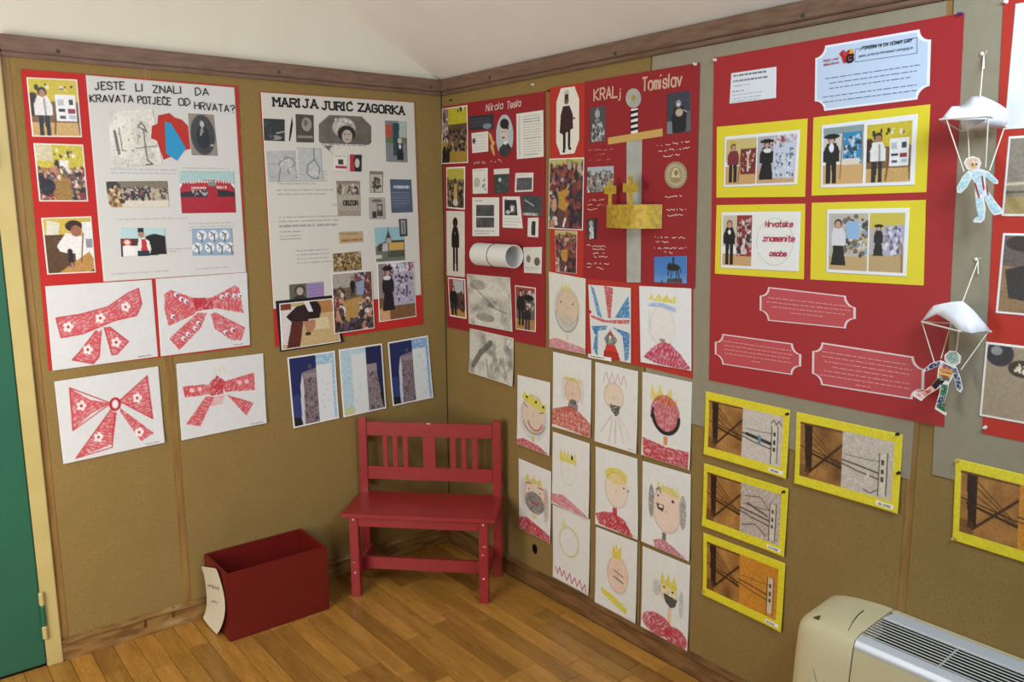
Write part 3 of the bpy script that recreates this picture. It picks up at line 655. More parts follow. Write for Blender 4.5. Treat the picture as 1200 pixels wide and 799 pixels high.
def hatlady(cv):
    cv.a[:] = hx('5a554e'); cv.mix(cv.noise(8), '7a746a', .7).e(.47, .3, .22, .25, 'b8b2a6').specks(.3, .1, .64, .36, 10, .05, ['8e887c', 'd8d2c8']).e(.52, .45, .17, .2, '2a2622').e(.53, .52, .1, .17, 'b4aa9e').l([.47, .47, .5, .47], .02, '4a423a').l([.55, .47, .58, .47], .02, '4a423a').l([.5, .6, .56, .6], .02, '6a5a52').e(.5, .88, .3, .16, 'd0cabe').r(0, .72, 1, .77, 'e4e1dc').r(.3, .77, 1, 1, 'd4cec2').t(.02, .725, .98, .765, 1, '4a4642', .9, .5).grain(10)
    X, Y = cv.X, cv.Y; cv.mask = (np.abs(X-.5)/.5+np.abs(Y-.45)/.62 < 1.35)
def maps(cv): cv.a[:] = hx('a9abab'); cv.mix(cv.noise(14), 'c0c2c2', .8).l([.35, 1, .45, .6, .4, .4, .7, .2, .9, .25, .95, .45, .7, .6, .75, .75], .02, '3a3e42').specks(.4, .25, .9, .6, 8, .06, ['cfd0d0'], .6).l([0, .42, .35, .42], .01, '6a6e72').l([0, .8, .3, .85], .01, '6a6e72')
def maps2(cv): cv.a[:] = hx('b0b2b2'); cv.mix(cv.noise(14), 'c2c4c4', .8).l([.7, .0, .68, .35, .4, .5, .35, .75, .55, .9, .8, .92, .9, .6, .7, .35], .02, '3a3e42').specks(.45, .55, .8, .85, 8, .06, ['d0d0d0'], .6)
def statue(cv): cv.a[:] = hx('7a7e80'); cv.r(0, .1, .35, .42, 'a8503c').r(0, .4, 1, .55, '5e6e50').r(.6, 0, 1, .4, 'a8b4ac').p([.35, .05, .65, .05, .62, .85, .35, .85], '24484c').e(.66, .48, .1, .07, 'c8b8b0').p([.55, .55, .8, .55, .82, .95, .5, .95], '20202a').e(.66, .62, .06, .06, 'd8d4d0').grain(12)
def bookb(cv): cv.r(0, 0, 1, 1, 'dcd6cc').r(.3, .3, .7, .6, '3a3836').r(.1, .7, .95, .82, 'a8323a').t(.1, .05, .9, .2, 1, '777')
def bookc(cv): cv.r(0, 0, 1, 1, '26242a').r(0, 0, .4, 1, 'a82c34').e(.6, .4, .3, .3, '2a2426').e(.62, .5, .2, .28, 'c8beb4')
def newsp(cv): cv.r(0, 0, 1, 1, 'a49a8a').r(0, 0, 1, .1, '8a8072').specks(.05, .1, .95, .38, 16, .06, ['3a3430', '5c544c', 'c8c0b0']).t(.05, .8, .95, .98, 5, '7a7064').r(.08, .42, .96, .62, 'b4aa9a', .6).grain(14)
def pic_s(cv): cv.r(0, 0, 1, 1, 'b8b0a2').r(.05, 0, .95, .15, '7a746a').specks(.2, .25, .8, .9, 12, .09, ['2c2a28', '5c544c', '3a3632']).border(.03, '8a8276')
def cover(cv): cv.r(0, 0, 1, 1, 'aaa29a').e(.5, .15, .35, .08, '6a645e').r(.5, .3, .85, .88, '4a4644').e(.66, .48, .14, .13, 'a09890').r(.2, .65, .45, .95, '3a3634').border(.02, '77706a')
def plaque(cv): cv.r(0, 0, 1, 1, '4d5a6e').t(.15, .15, .9, .3, 1, 'c8ccd4', 1, .6).t(.05, .35, .95, .85, 6, '8a94a4').grain(6)
def ycard(cv): cv.r(0, 0, 1, 1, 'b89e74').t(.05, .08, .95, .3, 1, '7a6648', .8, .5).t(.1, .65, .95, .88, 1, '8a4430', .9, .6).grain(8)
def street(cv): cv.r(0, 0, 1, 1, '8a7248').specks(0, 0, 1, 1, 70, .08, ['5c4a30', 'b8a070', '3a2e20', 'c8b488', '2a241c']).grain(14)
def castle(cv): cv.r(0, 0, 1, .6, '8fb6bc').r(0, .55, 1, 1, '6a6e62').p([.05, .6, .1, .5, .4, .4, 1, .38, 1, .62, .1, .7], '4a4038').p([.22, .7, .25, .48, .42, .45, .42, .7], 'b8b8b0').r(.45, .46, .98, .68, 'c8a058').p([.34, .38, .44, .1, .47, .1, .56, .38], '3c4450').r(.38, .32, .54, .46, 'a8a49a').l([.455, .02, .455, .14], .02, '333').r(.4, .7, 1, .88, '4a5440').r(0, .8, .2, .9, 'c8c4bc').grain(12)
def slim(cv): cv.r(0, 0, 1, 1, '3e4042').r(.25, .1, .75, .85, '9aa0a0').r(.4, .2, .6, .8, '6a6e70')
def purple(cv): cv.r(0, 0, .5, 1, '5e6052').e(.3, .42, .15, .32, '3a3230').e(.3, .48, .1, .26, 'b0a498').p([.05, 1, .2, .75, .4, .75, .5, 1], '33332e').r(.5, 0, 1, 1, '9a86b0').t(.55, .1, .97, .9, 4, '7a5a9a', .7, .4)
def at(name, px, f, **kw): return pic(name, WL, px, D2, f, mt='photo', parent=ws2, **kw)
at('photo', q4(45, 222, 187, 228, 188, 375, 50, 368), dark1); at('photo', q4(260, 192, 380, 200, 383, 383, 265, 380), dark2)
m_ = flat('feather', WL, q4(236, 210, 242, 260, 234, 320, 222, 375, 216, 372, 222, 300), D2, 'ink', ws2)
at('portrait', q4(415, 195, 765, 212, 765, 472, 415, 462), hatlady, res=.0018)
at('map', q4(62, 440, 258, 437, 268, 645, 78, 645), maps); at('map', q4(268, 415, 430, 420, 443, 640, 285, 645), maps2)
at('photo', q4(857, 235, 1000, 243, 1008, 515, 865, 510), statue); at('book_cover', q4(513, 458, 607, 460, 607, 577, 517, 572), bookb).location.y -= .0008
at('book_cover', q4(622, 462, 702, 465, 700, 577, 623, 575), bookc).location.y -= .0008
ob = at('newspaper', [(393, 212), (421, 212), (422, 253), (395, 253)], newsp)
tag(letters('lettering', WL, 'OBZOR', (401.5, 240.3), (418.5, 240.3), 5.2, .004, D3+.0003, 'ink', ws2), kind='stuff')
at('photo', q4(753, 572, 845, 575, 843, 718, 757, 717), pic_s); at('book_cover', [(431.5, 231.5), (450, 231.5), (451, 256.5), (432, 256.5)], cover)
at('plaque_photo', [(456, 210), (481, 210.5), (483, 248.5), (458, 249.5)], plaque); at('clipping', q5(548, 238, 708, 233, 713, 303, 553, 315), ycard)
at('photo', q5(508, 383, 695, 367, 703, 488, 515, 505), street); at('photo', q5(785, 210, 985, 203, 992, 425, 800, 438), castle)
at('book_cover', q5(948, 152, 1003, 150, 1008, 265, 957, 270), slim).location.y -= .0008; at('clipping', q5(217, 590, 447, 570, 450, 665, 222, 695), purple)
q8 = crop(320, 300, .1503)
def desk(cv): cv.r(0, 0, 1, 1, 'c2a878').r(.6, 0, 1, .3, 'b07a48').r(0, .1, .3, .9, 'd4d0cc').p([.1, .3, .3, .1, .55, .05, .75, .2, .7, .4, .45, .45, .2, .42], '2c1a1c').p([.2, .4, .4, .45, .3, 1, .08, 1], '5a2620').e(.62, .2, .13, .2, '1c1618').p([.45, .02, .55, .02, .6, .25, .52, .25], 'dcd8d8').r(.5, .4, .85, .65, 'd2c49c').p([.4, .45, .62, .42, .6, .6, .5, .72, .45, .7], 'b07c60').e(.46, .72, .05, .04, '3a2620').r(0, 0, .2, .15, '7a3a28').grain(14).border(.02)
def circle(cv): cv.r(0, 0, 1, 1, '6c5a48').r(0, 0, .55, .25, 'a49c92').p([.2, .48, .7, .42, .75, .7, .5, .85, .25, .8], 'b08a4c').p([.55, .05, 1, 0, 1, .45, .75, .42], '5c3c3a').specks(.6, .02, .98, .4, 26, .04, ['a8a4ac', '3c2c34', '8c4a3c']).man(.5, .08, .42, .12, '1c1a20', '1c1a20').p([.58, .18, .8, .14, .76, .4, .6, .4], '8a98b0').specks(0, .3, .25, 1, 44, .06, SK).specks(.65, .5, 1, 1, 44, .06, SK).specks(.2, .82, .7, 1, 16, .06, ['2a2428', '5a4a5a', '3c3434']).grain(16).border(.016)
def cape(cv): cv.r(0, 0, 1, .75, '8a7c78').r(0, .6, 1, 1, '7a5434').p([0, .8, .3, .7, .3, 1, 0, 1], 'c89c70').specks(.3, 0, 1, .2, 20, .05, ['d8d4dc', '8c4448', 'b8c0d0']).p([.4, .2, .95, .16, .98, .75, .42, .75], 'a8a4b4').specks(.45, .22, .95, .7, 30, .03, ['3a3444', '5a5464', 'd0ccd8']).man(.27, .08, .86, .3, '1c1a22', '1c1a20', 'b08874', '17151a', '19171c', True).e(.25, .26, .1, .04, 'd8d4d8').grain(12).border(.016)
bk = flat('black_card', WL, q8(15, 350, 452, 305, 548, 668, 52, 745), .0066, 'ink', P2, .001)
pic('photo', WL, q8(43, 370, 455, 328, 523, 665, 62, 733), .0074, desk, mt='photo', parent=P2)
pic('photo', WL, q8(447, 135, 762, 110, 785, 560, 470, 607), .0086, circle, mt='photo', parent=P2)
pic('photo', WL, q8(805, 55, 1090, 35, 1112, 470, 820, 515), .0074, cape, mt='photo', parent=P2)

# --- three half photo, half drawn tower sheets
def tower(side, sky):
    def f(cv):
        def photo(x0, x1):
            g = lambda q: x0+(x1-x0)*q
            cv.r(x0, 0, x1, 1, '232a5c'); cv.r(x0, .55, x1, 1, '3a4a86', .6); cv.p([g(.45), 1, g(.4), .4, g(.45), .24, g(1), .2, g(1), 1], '7d6e74'); cv.p([g(.3), 1, g(.35), .42, g(.45), .24, g(.48), .4, g(.42), 1], 'c9c6cc')
            cv.r(g(.5), .26, g(.98), .33, '94868a'); cv.specks(g(.5), .3, g(.98), .98, 30, .02, ['5c4e54', '948690', '3c3238']); cv.e(g(.75), .17, (x1-x0)*.07, .03, '55505c'); cv.p([x0, 1, x0, .85, g(.3), .88, g(.34), 1], '1c1c22')
        def drawn(x0, x1):
            g = lambda q: x0+(x1-x0)*q
            cv.r(x0, 0, x1, 1, 'd8dcdc'); cv.crayon(((cv.X > x0) & (cv.X < x1) & ((cv.Y < .17) | (cv.X > x1-(x1-x0)*.18) if side > 0 else (cv.Y < .1) | (cv.X < x0+(x1-x0)*.42))).astype(float), sky, .75, 1.3, 14)
            cv.specks(g(.2), .25, g(.8), .9, 7, .012, ['9aa6ac'], .8)
        if side > 0: photo(.03, .58); drawn(.58, .98)
        else:
            drawn(.03, .60); cv.r(.60, 0, 1, 1, '202450'); cv.p([.60, 1, .60, .3, .82, .32, .95, 1], '85757c'); cv.r(.6, .28, .84, .4, '94868a'); cv.specks(.61, .35, .85, .98, 26, .02, ['5c4e54', '9a8c94', '3c3238']); cv.ce(.15, .93, .14, .06, 'd4c460', .7)
            cv.p([.88, .75, 1, .6, 1, 1, .95, 1], '1c1c22')
        cv.border(.018)
    return f
k6b = crop(300, 340, .2127)
TG = 'half drawn tower sheets'
for px, sd, sk, lab in (((170, 370, 432, 332, 453, 703, 203, 760), 1, '7fb2cc', 'half photo half drawing of a stone tower, leftmost of three'), ((453, 327, 692, 292, 713, 648, 478, 700), -1, '9cc2d4', 'half drawn tower sheet with its photo half on the right'), ((723, 287, 945, 248, 972, 590, 750, 638), 1, '5a8cc8', 'half photo half drawing of a stone tower, nearest the corner')):
    top(pic('tower_sheet', WL, k6b(*px), .0042, tower(sd, sk), mt='paper', curl=curls(.003, .003)), lab, 'drawing', TG)

# ================================================================== PINBOARD: RIGHT WALL
# --- poster about an inventor
P3 = card('poster', WR, ((519.5, 125), (639.8, 107), (639.6, 407), (524.6, 383)), 'redB', 'dark red poster with a paper roll and oval inventor portrait beside the corner', 'poster')
c7 = crop(510, 90, .2003); c8 = crop(510, 230, .2254)
def yroom(cv): cv.r(0, 0, 1, .35, 'b8b030').r(0, .3, 1, .6, '5c4a34').r(0, .6, 1, 1, 'a08038').r(0, 0, .25, .6, '8a7a74').specks(.6, .02, .95, .1, 6, .03, ['2a2620', 'e0dcd0']).specks(0, .1, .22, .6, 20, .04, ['d0ccc8', '4a3434', '8c5a4c']).specks(.25, .4, 1, .78, 50, .05, ['2a2622', '3c3430', '1e1c1c', '7a5a4c', '8c8078']).specks(0, .75, .3, 1, 14, .07, ['1c1a18', '2a2420']).grain(14).border(.018)
def yroom2(cv): cv.r(0, 0, 1, .3, 'b0aa48').r(0, .3, 1, 1, '7a6238').specks(0, .3, 1, .95, 60, .07, ['2a2622', '3c3430', '1e1c1c', '7a5a4c', '9a9084']).p([.42, .4, .58, .4, .62, .8, .4, .8], 'b89858').e(.5, .85, .14, .08, 'c8c0b4').grain(14).border(.03)
def quote(cv): cv.r(0, 0, 1, 1, '2a2e34').t(.05, .15, .95, .8, 4, '6a7280', .8, .35).e(.75, .8, .18, .2, '7a8a98')
def txtcard(n): return lambda cv: (cv.r(0, 0, 1, 1, 'e0ddd4'), cv.t(.25, .06, .95, .95, n, '77777a', .7, .3), cv.r(.08, .05, .14, .95, '9a9a9a', .35))
def txtcard2(cv): cv.r(0, 0, 1, 1, 'e0ddd4').t(.08, .08, .95, .92, 6, '88888a', .6, .3).e(.14, .4, .1, .14, '4a4a4c')
def tesla(cv):
    cv.a[:] = hx('b4bac0'); cv.p([.1, 1, .2, .78, .45, .68, .7, .68, .9, .8, 1, 1], '33363a').p([0, .6, 1, .6, 1, 1, .1, 1], '33363a', .0).e(.47, .42, .2, .19, 'd0c0ae').e(.5, .22, .25, .12, '26221f').r(.62, .22, .72, .36, '26221f').e(.44, .54, .08, .02, '3a2c24').e(.4, .4, .04, .012, '4a3a30').e(.55, .4, .04, .012, '4a3a30').p([.4, .66, .6, .62, .72, .6, .55, .72], 'e4e4e4')
    cv.mask = (cv.X-.5)**2+(cv.Y-.5)**2 < .25
def diag(cv): cv.r(0, 0, 1, 1, 'dfdcd2').t(.1, .03, .9, .12, 1, '888').e(.3, .55, .2, .2, 'b4b0a4').specks(.65, .4, .9, .9, 8, .05, ['6a6a66', '8a8a84']).l([.5, .2, .5, .95], .01, '999')
def gphoto(cv): cv.r(0, 0, 1, .22, 'd8d4cc').r(0, .22, 1, 1, '3e4a46').mix(cv.noise(9)*(cv.Y > .22), '2a302e', .6).e(.4, .45, .1, .08, 'c8ccc8').specks(.1, .5, .9, .95, 10, .06, ['5c6a64', '22262a'])
def gphoto2(cv): cv.r(0, 0, 1, 1, 'dedad2').r(.1, .25, .95, .93, '46464a').mix(cv.noise(9)*(cv.Y > .27)*(cv.Y < .9)*(cv.X > .1)*(cv.X < .93), '8a8a8c', .5).t(.08, .05, .9, .18, 1, '999')
def bigcard(cv): cv.r(0, 0, 1, 1, 'dedbd2').t(.1, .04, .5, .12, 1, '888').r(.15, .2, .82, .78, '3c3c3a').mix(cv.noise(10)*((cv.Y > .2) & (cv.Y < .78) & (cv.X > .15) & (cv.X < .82)), '8a8882', .5).r(.15, .48, .82, .51, 'dedbd2').t(.08, .84, .9, .96, 2, '888')
def bw(cv): cv.r(0, 0, 1, 1, 'e0ddd6').r(.12, .1, .8, .6, '232326').e(.55, .38, .14, .13, 'd8d8d4').e(.3, .5, .12, .06, 'c0c0bc').specks(.15, .12, .78, .58, 10, .05, ['5c5c60', '3c3c40']).t(.08, .66, .95, .95, 3, '888')
def spark(cv): cv.r(0, 0, 1, 1, '33393c').mix(cv.noise(9), '5c6468', .6).l([.15, .25, .6, .5], .06, 'a8b0b4').t(.0, .84, 1, 1, 1, 'd0ccc4', 1, .9)
def phone(cv): cv.r(0, 0, 1, 1, 'dedad2').r(.4, .2, .75, .9, '24262a').r(.35, .4, .5, .8, '3c4044')
def botan(cv): cv.r(0, 0, 1, 1, 'dad7cc').e(.28, .45, .12, .14, '7a7a74').e(.75, .55, .16, .16, '6a5a54').t(.08, .04, .5, .1, 1, '999').t(.1, .75, .9, .92, 2, '999')
def suit(cv): cv.a[:] = hx('d8d2c4'); cv.man(.5, .1, .92, .42, '1a181c', '1a181c', '2a2220', '1a1614').r(.46, .3, .52, .36, '6a6a6c').r(.44, .25, .56, .32, '1a181c').grain(6)
def duo(cv): cv.r(0, 0, 1, 1, '6a5a50').r(0, 0, 1, .2, '94403c').specks(.3, .1, 1, .5, 16, .06, ['c8c4c4', '4a4444', 'a8a4a4']).r(0, .75, 1, 1, 'a87c44').man(.28, .08, .9, .4, '1c1a1c', '1e1c20').man(.6, .42, 1, .34, '23252c', '2a3040').e(.65, .25, .25, .07, '17161a').grain(10).border(.02)
def duo2(cv): cv.r(0, 0, 1, 1, '5a5450').r(0, 0, .3, .4, '94403c').r(.3, .05, .9, .4, 'b4b4b8').r(0, .8, 1, 1, 'b0844a').man(.3, .2, .95, .45, '17161a', '19181c').specks(.5, .35, .95, .8, 18, .07, ['4a3a34', '6c3a34', '2c2a2e']).grain(10).border(.03)
def rubbing(cv): cv.a[:] = hx('cfcbbd'); cv.mix(np.clip(cv.noise(7)*1.6-.55, 0, 1), '77756c', .8).mix(cv.noise(30), 'dcd8cc', .4).l([.1, .2, .65, .62, .9, .68], .012, '4a4a46').p([.5, .5, .66, .62, .46, .6], '6a6a64', .8).e(.25, .2, .2, .1, '8a887e', .6).e(.4, .82, .22, .08, '77756c', .6).grain(16, 40).border(.02, 'd4d0c4')
def rubbing2(cv): cv.a[:] = hx('cdc9bc'); cv.mix(np.clip(cv.noise(8)*1.6-.6, 0, 1), '6c6a62', .8).l([.1, .8, .25, .5, .5, .22], .14, '5c5a54', .8).l([.4, .6, .45, .95], .03, '77756c').specks(.6, .1, .95, .95, 14, .04, ['e0dcd0', '8a887e'], .7).grain(16, 40).border(.02, 'd4d0c4')
def a3(name, px, f, d=D1, **kw): return pic(name, WR, px, d, f, mt='photo', parent=P3, **kw)
a3('photo', c7(45, 187, 193, 165, 197, 503, 43, 510), yroom); a3('photo', c7(70, 530, 180, 525, 178, 778, 72, 768), yroom2)
a3('quote_card', c7(203, 232, 348, 218, 345, 303, 207, 313), quote); a3('text_card', c7(218, 330, 315, 318, 315, 437, 222, 447), txtcard2); a3('text_card', c7(480, 217, 637, 195, 640, 468, 483, 482), txtcard(15))
a3('portrait', c7(360, 222, 463, 218, 465, 468, 362, 472), tesla, res=.0016); flat('lightning_bolt', WR, c7(318, 325, 333, 335, 343, 372, 357, 383, 346, 405, 355, 462, 345, 455, 328, 408, 336, 390, 322, 352), D1, 'gold2', P3)
a3('text_card', c7(223, 540, 312, 533, 312, 682, 225, 685), diag); a3('text_card', c7(348, 540, 438, 535, 438, 680, 350, 683), gphoto); a3('text_card', c7(475, 563, 580, 560, 577, 670, 470, 675), gphoto2)
a3('text_card', [(554.5, 231.2), (586, 231.2)]+c8(337, 207, 198, 207), bigcard); a3('text_card', [(590, 230.2), (610, 230.2)]+c8(460, 167, 355, 162), bw); a3('text_card', [(612.8, 228.2), (636, 229.6)]+c8(560, 105, 463, 100), spark, D1+.0004)
a3('text_card', c8(487, 112, 542, 110, 540, 213, 485, 210), phone); a3('text_card', c8(462, 265, 560, 263, 557, 402, 467, 397), botan)
a3('figure_photo', c8(62, 75, 157, 78, 158, 420, 65, 412), suit); a3('photo', c8(70, 420, 160, 430, 167, 637, 80, 622), duo2); a3('photo', c8(420, 462, 527, 475, 527, 705, 425, 690), duo)
a3('charcoal_rubbing', c8(168, 402, 393, 422, 410, 703, 183, 660), rubbing, curl=lift(.004))
for t_, a, b in (('Nikola', (302, 203), (400, 185)), ('Tesla', (425, 188), (505, 170))): title(t_, WR, c7(*a)[0], c7(*b)[0], 8, .0034, D1, 'chalk', P3, jig=.2, slant=.2)
tag(scrawl('lettering', WR, [c7(230, 505)[0]+c7(395, 490)[0]], D1, 'chalk', P3, .002, 1.8), kind='stuff')
k38 = crop(540, 310, .2629)
top(pic('charcoal_rubbing', WR, k38(45, 283, 240, 327, 242, 542, 43, 478), .0062, rubbing2, curl=curls(.004, .006)), 'grey charcoal rubbing hanging below the dark red inventor poster', 'drawing')
# the paper roll lying against the poster
ra, rb = R(561.5, 297, .05), R(603.5, 301, .05); zc = (ra[2]+rb[2])/2; rr_ = .046
rl = empty('paper_roll', ((ra+rb)/2), 'rolled white paper tube tied with string on the dark red poster', 'roll')
m = MB(); yy0, yy1 = ra[1]+.0, rb[1]; xx = -.0080-rr_
ring = lambda y, r: [(xx+r*math.cos(k*math.pi/14), y, zc+.0+r*math.sin(k*math.pi/14)) for k in range(28)]
V = ring(yy0, rr_)+ring(yy1, rr_)+ring(yy1, rr_-.003)+ring(yy0, rr_-.003)
m.add(V, [((i*28+k), (i*28+(k+1) % 28), (((i+1) % 4)*28+(k+1) % 28), (((i+1) % 4)*28+k)) for i in range(4) for k in range(28)])
o = m.build('tube', M['roll'], rl)
for p in o.data.polygons: p.use_smooth = True
e = o.modifiers.new('edges', 'EDGE_SPLIT'); e.split_angle = math.radians(40)
m = MB(); ym = yy0*.5+yy1*.5; m.tube([(xx+(rr_+.0012)*math.cos(k*math.pi/14), ym, zc+(rr_+.0012)*math.sin(k*math.pi/14)) for k in range(29)], .0014, 6, False); m.build('tie_string', M['gap'], rl)
# --- scarlet backing with a second poster pinned over it
P4 = card('poster', WR, ((645, 103), (815, 76.5), (812.8, 443.5), (646.5, 403.5)), 'redC', 'scarlet backing card showing three king drawings along its lower edge', 'poster')
b1 = crop(640, 70, .1752); b2 = crop(640, 180, .2002); f8 = crop(645, 300, .1815)
DK = .0062; DK1, DK2 = .0072, .0082
def a4(name, px, f, d=D1, bg='e8e6e0', par=None, mt='photo', **kw): return pic(name, WR, px, d, f, bg, mt, par or P4, **kw)
def cloaked(cv):
    cv.a[:] = hx('e4dfd2'); cv.p([.3, .27, .58, .27, .72, .4, .74, .62, .3, .7, .15, .66, .2, .4], '3a1e24').p([.72, .44, .86, .47, .74, .5], '8c6a5c').e(.45, .2, .1, .05, '7a5446').r(.37, .1, .54, .18, '3a2c22').l([.38, .12, .38, .06], .012, '3a2c22').l([.46, .12, .46, .04], .012, '3a2c22').l([.53, .12, .53, .06], .012, '3a2c22').r(.3, .64, .42, .93, '201c1e').r(.52, .62, .62, .9, '201c1e').e(.34, .95, .06, .025, '17151a').e(.6, .92, .07, .02, '17151a').grain(4)
    cv.mask = (np.abs(cv.X-.5)/.5+np.abs(cv.Y-.5)/.5 < 1.62)
a4('figure_photo', b1(76, 195, 228, 175, 228, 622, 74, 640), cloaked, res=.0016)
def busy(cv): cv.r(0, 0, 1, .25, 'b8b06a').r(0, .2, 1, 1, '5c4038').p([.5, .0, 1, .1, 1, .3, .6, .3], '8c8c3c').specks(0, .1, 1, .5, 60, .06, ['7a3030', '3a2a2a', 'b8a898', '2a2a3a', '8c4a44']).p([.25, .48, .55, .42, .62, .6, .5, .75, .3, .7], 'b8883c').specks(0, .5, .25, 1, 30, .07, SK).specks(.55, .55, 1, 1, 30, .08, ['26242e', '3a3034', '8c4038']).l([.45, .95, .5, .85], .04, 'e0dcd8').grain(16).border(.012)
a4('photo', b2(25, 30, 228, 22, 220, 450, 18, 438), busy); a4('photo', b2(57, 448, 187, 455, 183, 703, 63, 690), busy)
P5 = card('poster', WR, ((687, 96), (821.6, 73.5), (815.6, 338.5), (685, 325.5)), 'redB', 'crimson poster with a paper sword and gold crown', 'poster', DK, .0010)
def a5(name, px, f, d=DK1, **kw): return a4(name, px, f, d, par=P5, **kw)
def king_bw(cv): cv.a[:] = hx('4a4c4e'); cv.e(.5, .2, .16, .12, 'a8a8a4').p([.1, 1, .2, .5, .4, .35, .6, .35, .85, .5, .95, 1], '8e8e8c').specks(.15, .4, .9, .95, 26, .07, ['2c2c2e', 'c0c0bc', '5c5c5e']).p([.42, .12, .5, 0, .58, .12], '9a9a94').grain(10)
def king_arm(cv): cv.a[:] = hx('3a3e4a'); cv.r(0, .7, .35, 1, '7a7e88').r(.7, .5, 1, 1, '5c606a').p([.25, 1, .2, .6, .35, .35, .7, .35, .85, .55, .8, 1], '1e1e24').e(.5, .28, .12, .09, '9a9494').e(.53, .5, .16, .1, 'b8a894').e(.5, .3, .06, .04, 'd8d4d4').l([.7, .45, .85, .5], .03, 'b0a8a0').grain(8)
def battle(cv): cv.r(0, 0, 1, 1, '8a8a86').r(0, 0, 1, .3, 'a8b4ba').specks(0, .15, 1, 1, 60, .08, ['3a3838', 'b8b0a8', '5c5450', 'd0ccc8', '74504a']).grain(14)
def bw2(cv): cv.a[:] = hx('3a3a3c'); cv.e(.4, .25, .2, .15, 'a8a8a8').p([.2, 1, .25, .45, .6, .4, .7, 1], 'c8c8c6').r(.75, 0, 1, 1, '222').specks(.2, .4, .7, 1, 8, .07, ['5c5c5e', 'e0e0de'])
def horse(cv):
    cv.a[:] = hx('4f86c4'); cv.mix(1-cv.Y, '3a6eb4', .6).mix(np.clip(cv.Y*2-1.2, 0, 1), '8ab0dc', .6); cv.p([.4, 1, .42, .84, .85, .8, .88, 1], '4a4440').e(.6, .42, .2, .13, '26241f').p([.42, .3, .5, .22, .58, .38, .46, .44], '26241f').l([.46, .5, .44, .72], .05, '26241f').l([.56, .5, .55, .7, .52, .8], .04, '26241f').l([.74, .5, .78, .78], .05, '26241f').l([.68, .52, .7, .78], .04, '26241f').l([.78, .4, .84, .6], .04, '26241f').l([.6, .34, .6, .1], .08, '26241f').e(.6, .08, .04, .05, '26241f').r(.22, .9, .28, 1, '55504a')
a5('photo', b1(302, 320, 405, 310, 403, 545, 300, 555), king_bw); a5('photo', b1(820, 228, 973, 207, 975, 480, 817, 500), king_arm)
a5('photo', b2(250, 80, 403, 72, 403, 215, 248, 230), battle); a5('photo', b2(245, 380, 310, 378, 305, 495, 250, 505), bw2); a5('photo', b2(640, 603, 832, 598, 830, 760, 640, 752), horse)
def circ(c, rx, ry, n=24): return [(c[0]+rx*math.cos(k*2*math.pi/n), c[1]+ry*math.sin(k*2*math.pi/n)) for k in range(n)]
# sword
sw = flat('sword_blade', WR, [(736, 166), (754, 163), (752.2, 331), (736.2, 330.5)], DK1, 'silver', P5)
gp = flat('sword_grip', WR, b1(578, 330, 622, 325, 622, 490, 578, 497), DK1, 'white', P5)
for k in range(4): flat('grip_stripe', WR, b1(576, 345+38*k, 624, 335+38*k, 624, 352+38*k, 576, 366+38*k), DK1+.0008, 'ink', gp)
pml = flat('sword_pommel', WR, circ(b1(595, 258)[0], 9, 11.5), DK2, 'silver', P5); flat('pommel_gem', WR, b1(593, 232, 610, 252, 593, 278, 577, 256), DK2+.001, 'gold', pml)
flat('sword_guard', WR, b1(425, 522, 790, 460, 790, 512, 425, 568), DK2, 'gold2', P5)
def coinp(cv):
    cv.a[:] = hx('b3a684'); cv.ring(.5, .5, .46, .46, .03, '8a7c58').ring(.5, .5, .34, .34, .02, 'd8cfb4').e(.5, .5, .33, .33, 'a4966f').e(.5, .52, .16, .24, 'cfc4a2').e(.52, .42, .09, .11, '8a7a54').e(.5, .68, .2, .1, '94865e').l([.42, .32, .5, .26, .6, .32], .04, 'd8cfb4')
    for k in range(22): cv.l([.5+.38*math.cos(k*.2856), .5+.38*math.sin(k*.2856), .5+.43*math.cos(k*.2856), .5+.43*math.sin(k*.2856)], .025, '7a6c48')
    cv.grain(10); cv.mask = (cv.X-.5)**2+(cv.Y-.5)**2 < .25
cx_, cy_ = b2(768, 125)[0]
a5('coin_picture', [(cx_-13.4, cy_-16), (cx_+13.4, cy_-16), (cx_+13.4, cy_+16), (cx_-13.4, cy_+16)], coinp, res=.0014)
title('KRAL', WR, b1(330, 275)[0], b1(485, 250)[0], 13, .0062, DK1, 'beige', P5); title('j', WR, b1(495, 253)[0], b1(510, 250)[0], 9, .0055, DK1, 'beige', P5); title('Tomislav', WR, b1(655, 210)[0], b1(915, 172)[0], 15, .0062, DK1, 'beige', P5)
rw = []
for q in ((290, 605, 470, 598), (345, 635, 400, 628), (295, 675, 440, 665)): rw.append(b1(*q[:2])[0]+b1(*q[2:])[0])
tag(scrawl('lettering', WR, rw, DK1, 'beige', P5, .0012, 1.0), kind='stuff')
rw = [b1(*q[:2])[0]+b1(*q[2:])[0] for q in ((745, 578, 970, 548), (755, 612, 970, 590), (780, 648, 905, 635))]
rw += [b2(*q[:2])[0]+b2(*q[2:])[0] for q in ((705, 255, 810, 245), (755, 285, 790, 282), (712, 330, 828, 325), (720, 362, 808, 358), (645, 490, 850, 492), (650, 515, 725, 518), (640, 552, 830, 552), (700, 578, 750, 580), (250, 270, 360, 268), (250, 298, 345, 300), (250, 325, 318, 322), (245, 535, 355, 545), (280, 558, 355, 562), (282, 580, 368, 585), (282, 600, 368, 605), (248, 640, 382, 645), (248, 665, 378, 675))]
tag(scrawl('lettering', WR, rw, DK1, 'chalk', P5, .002, 1.3), kind='stuff')
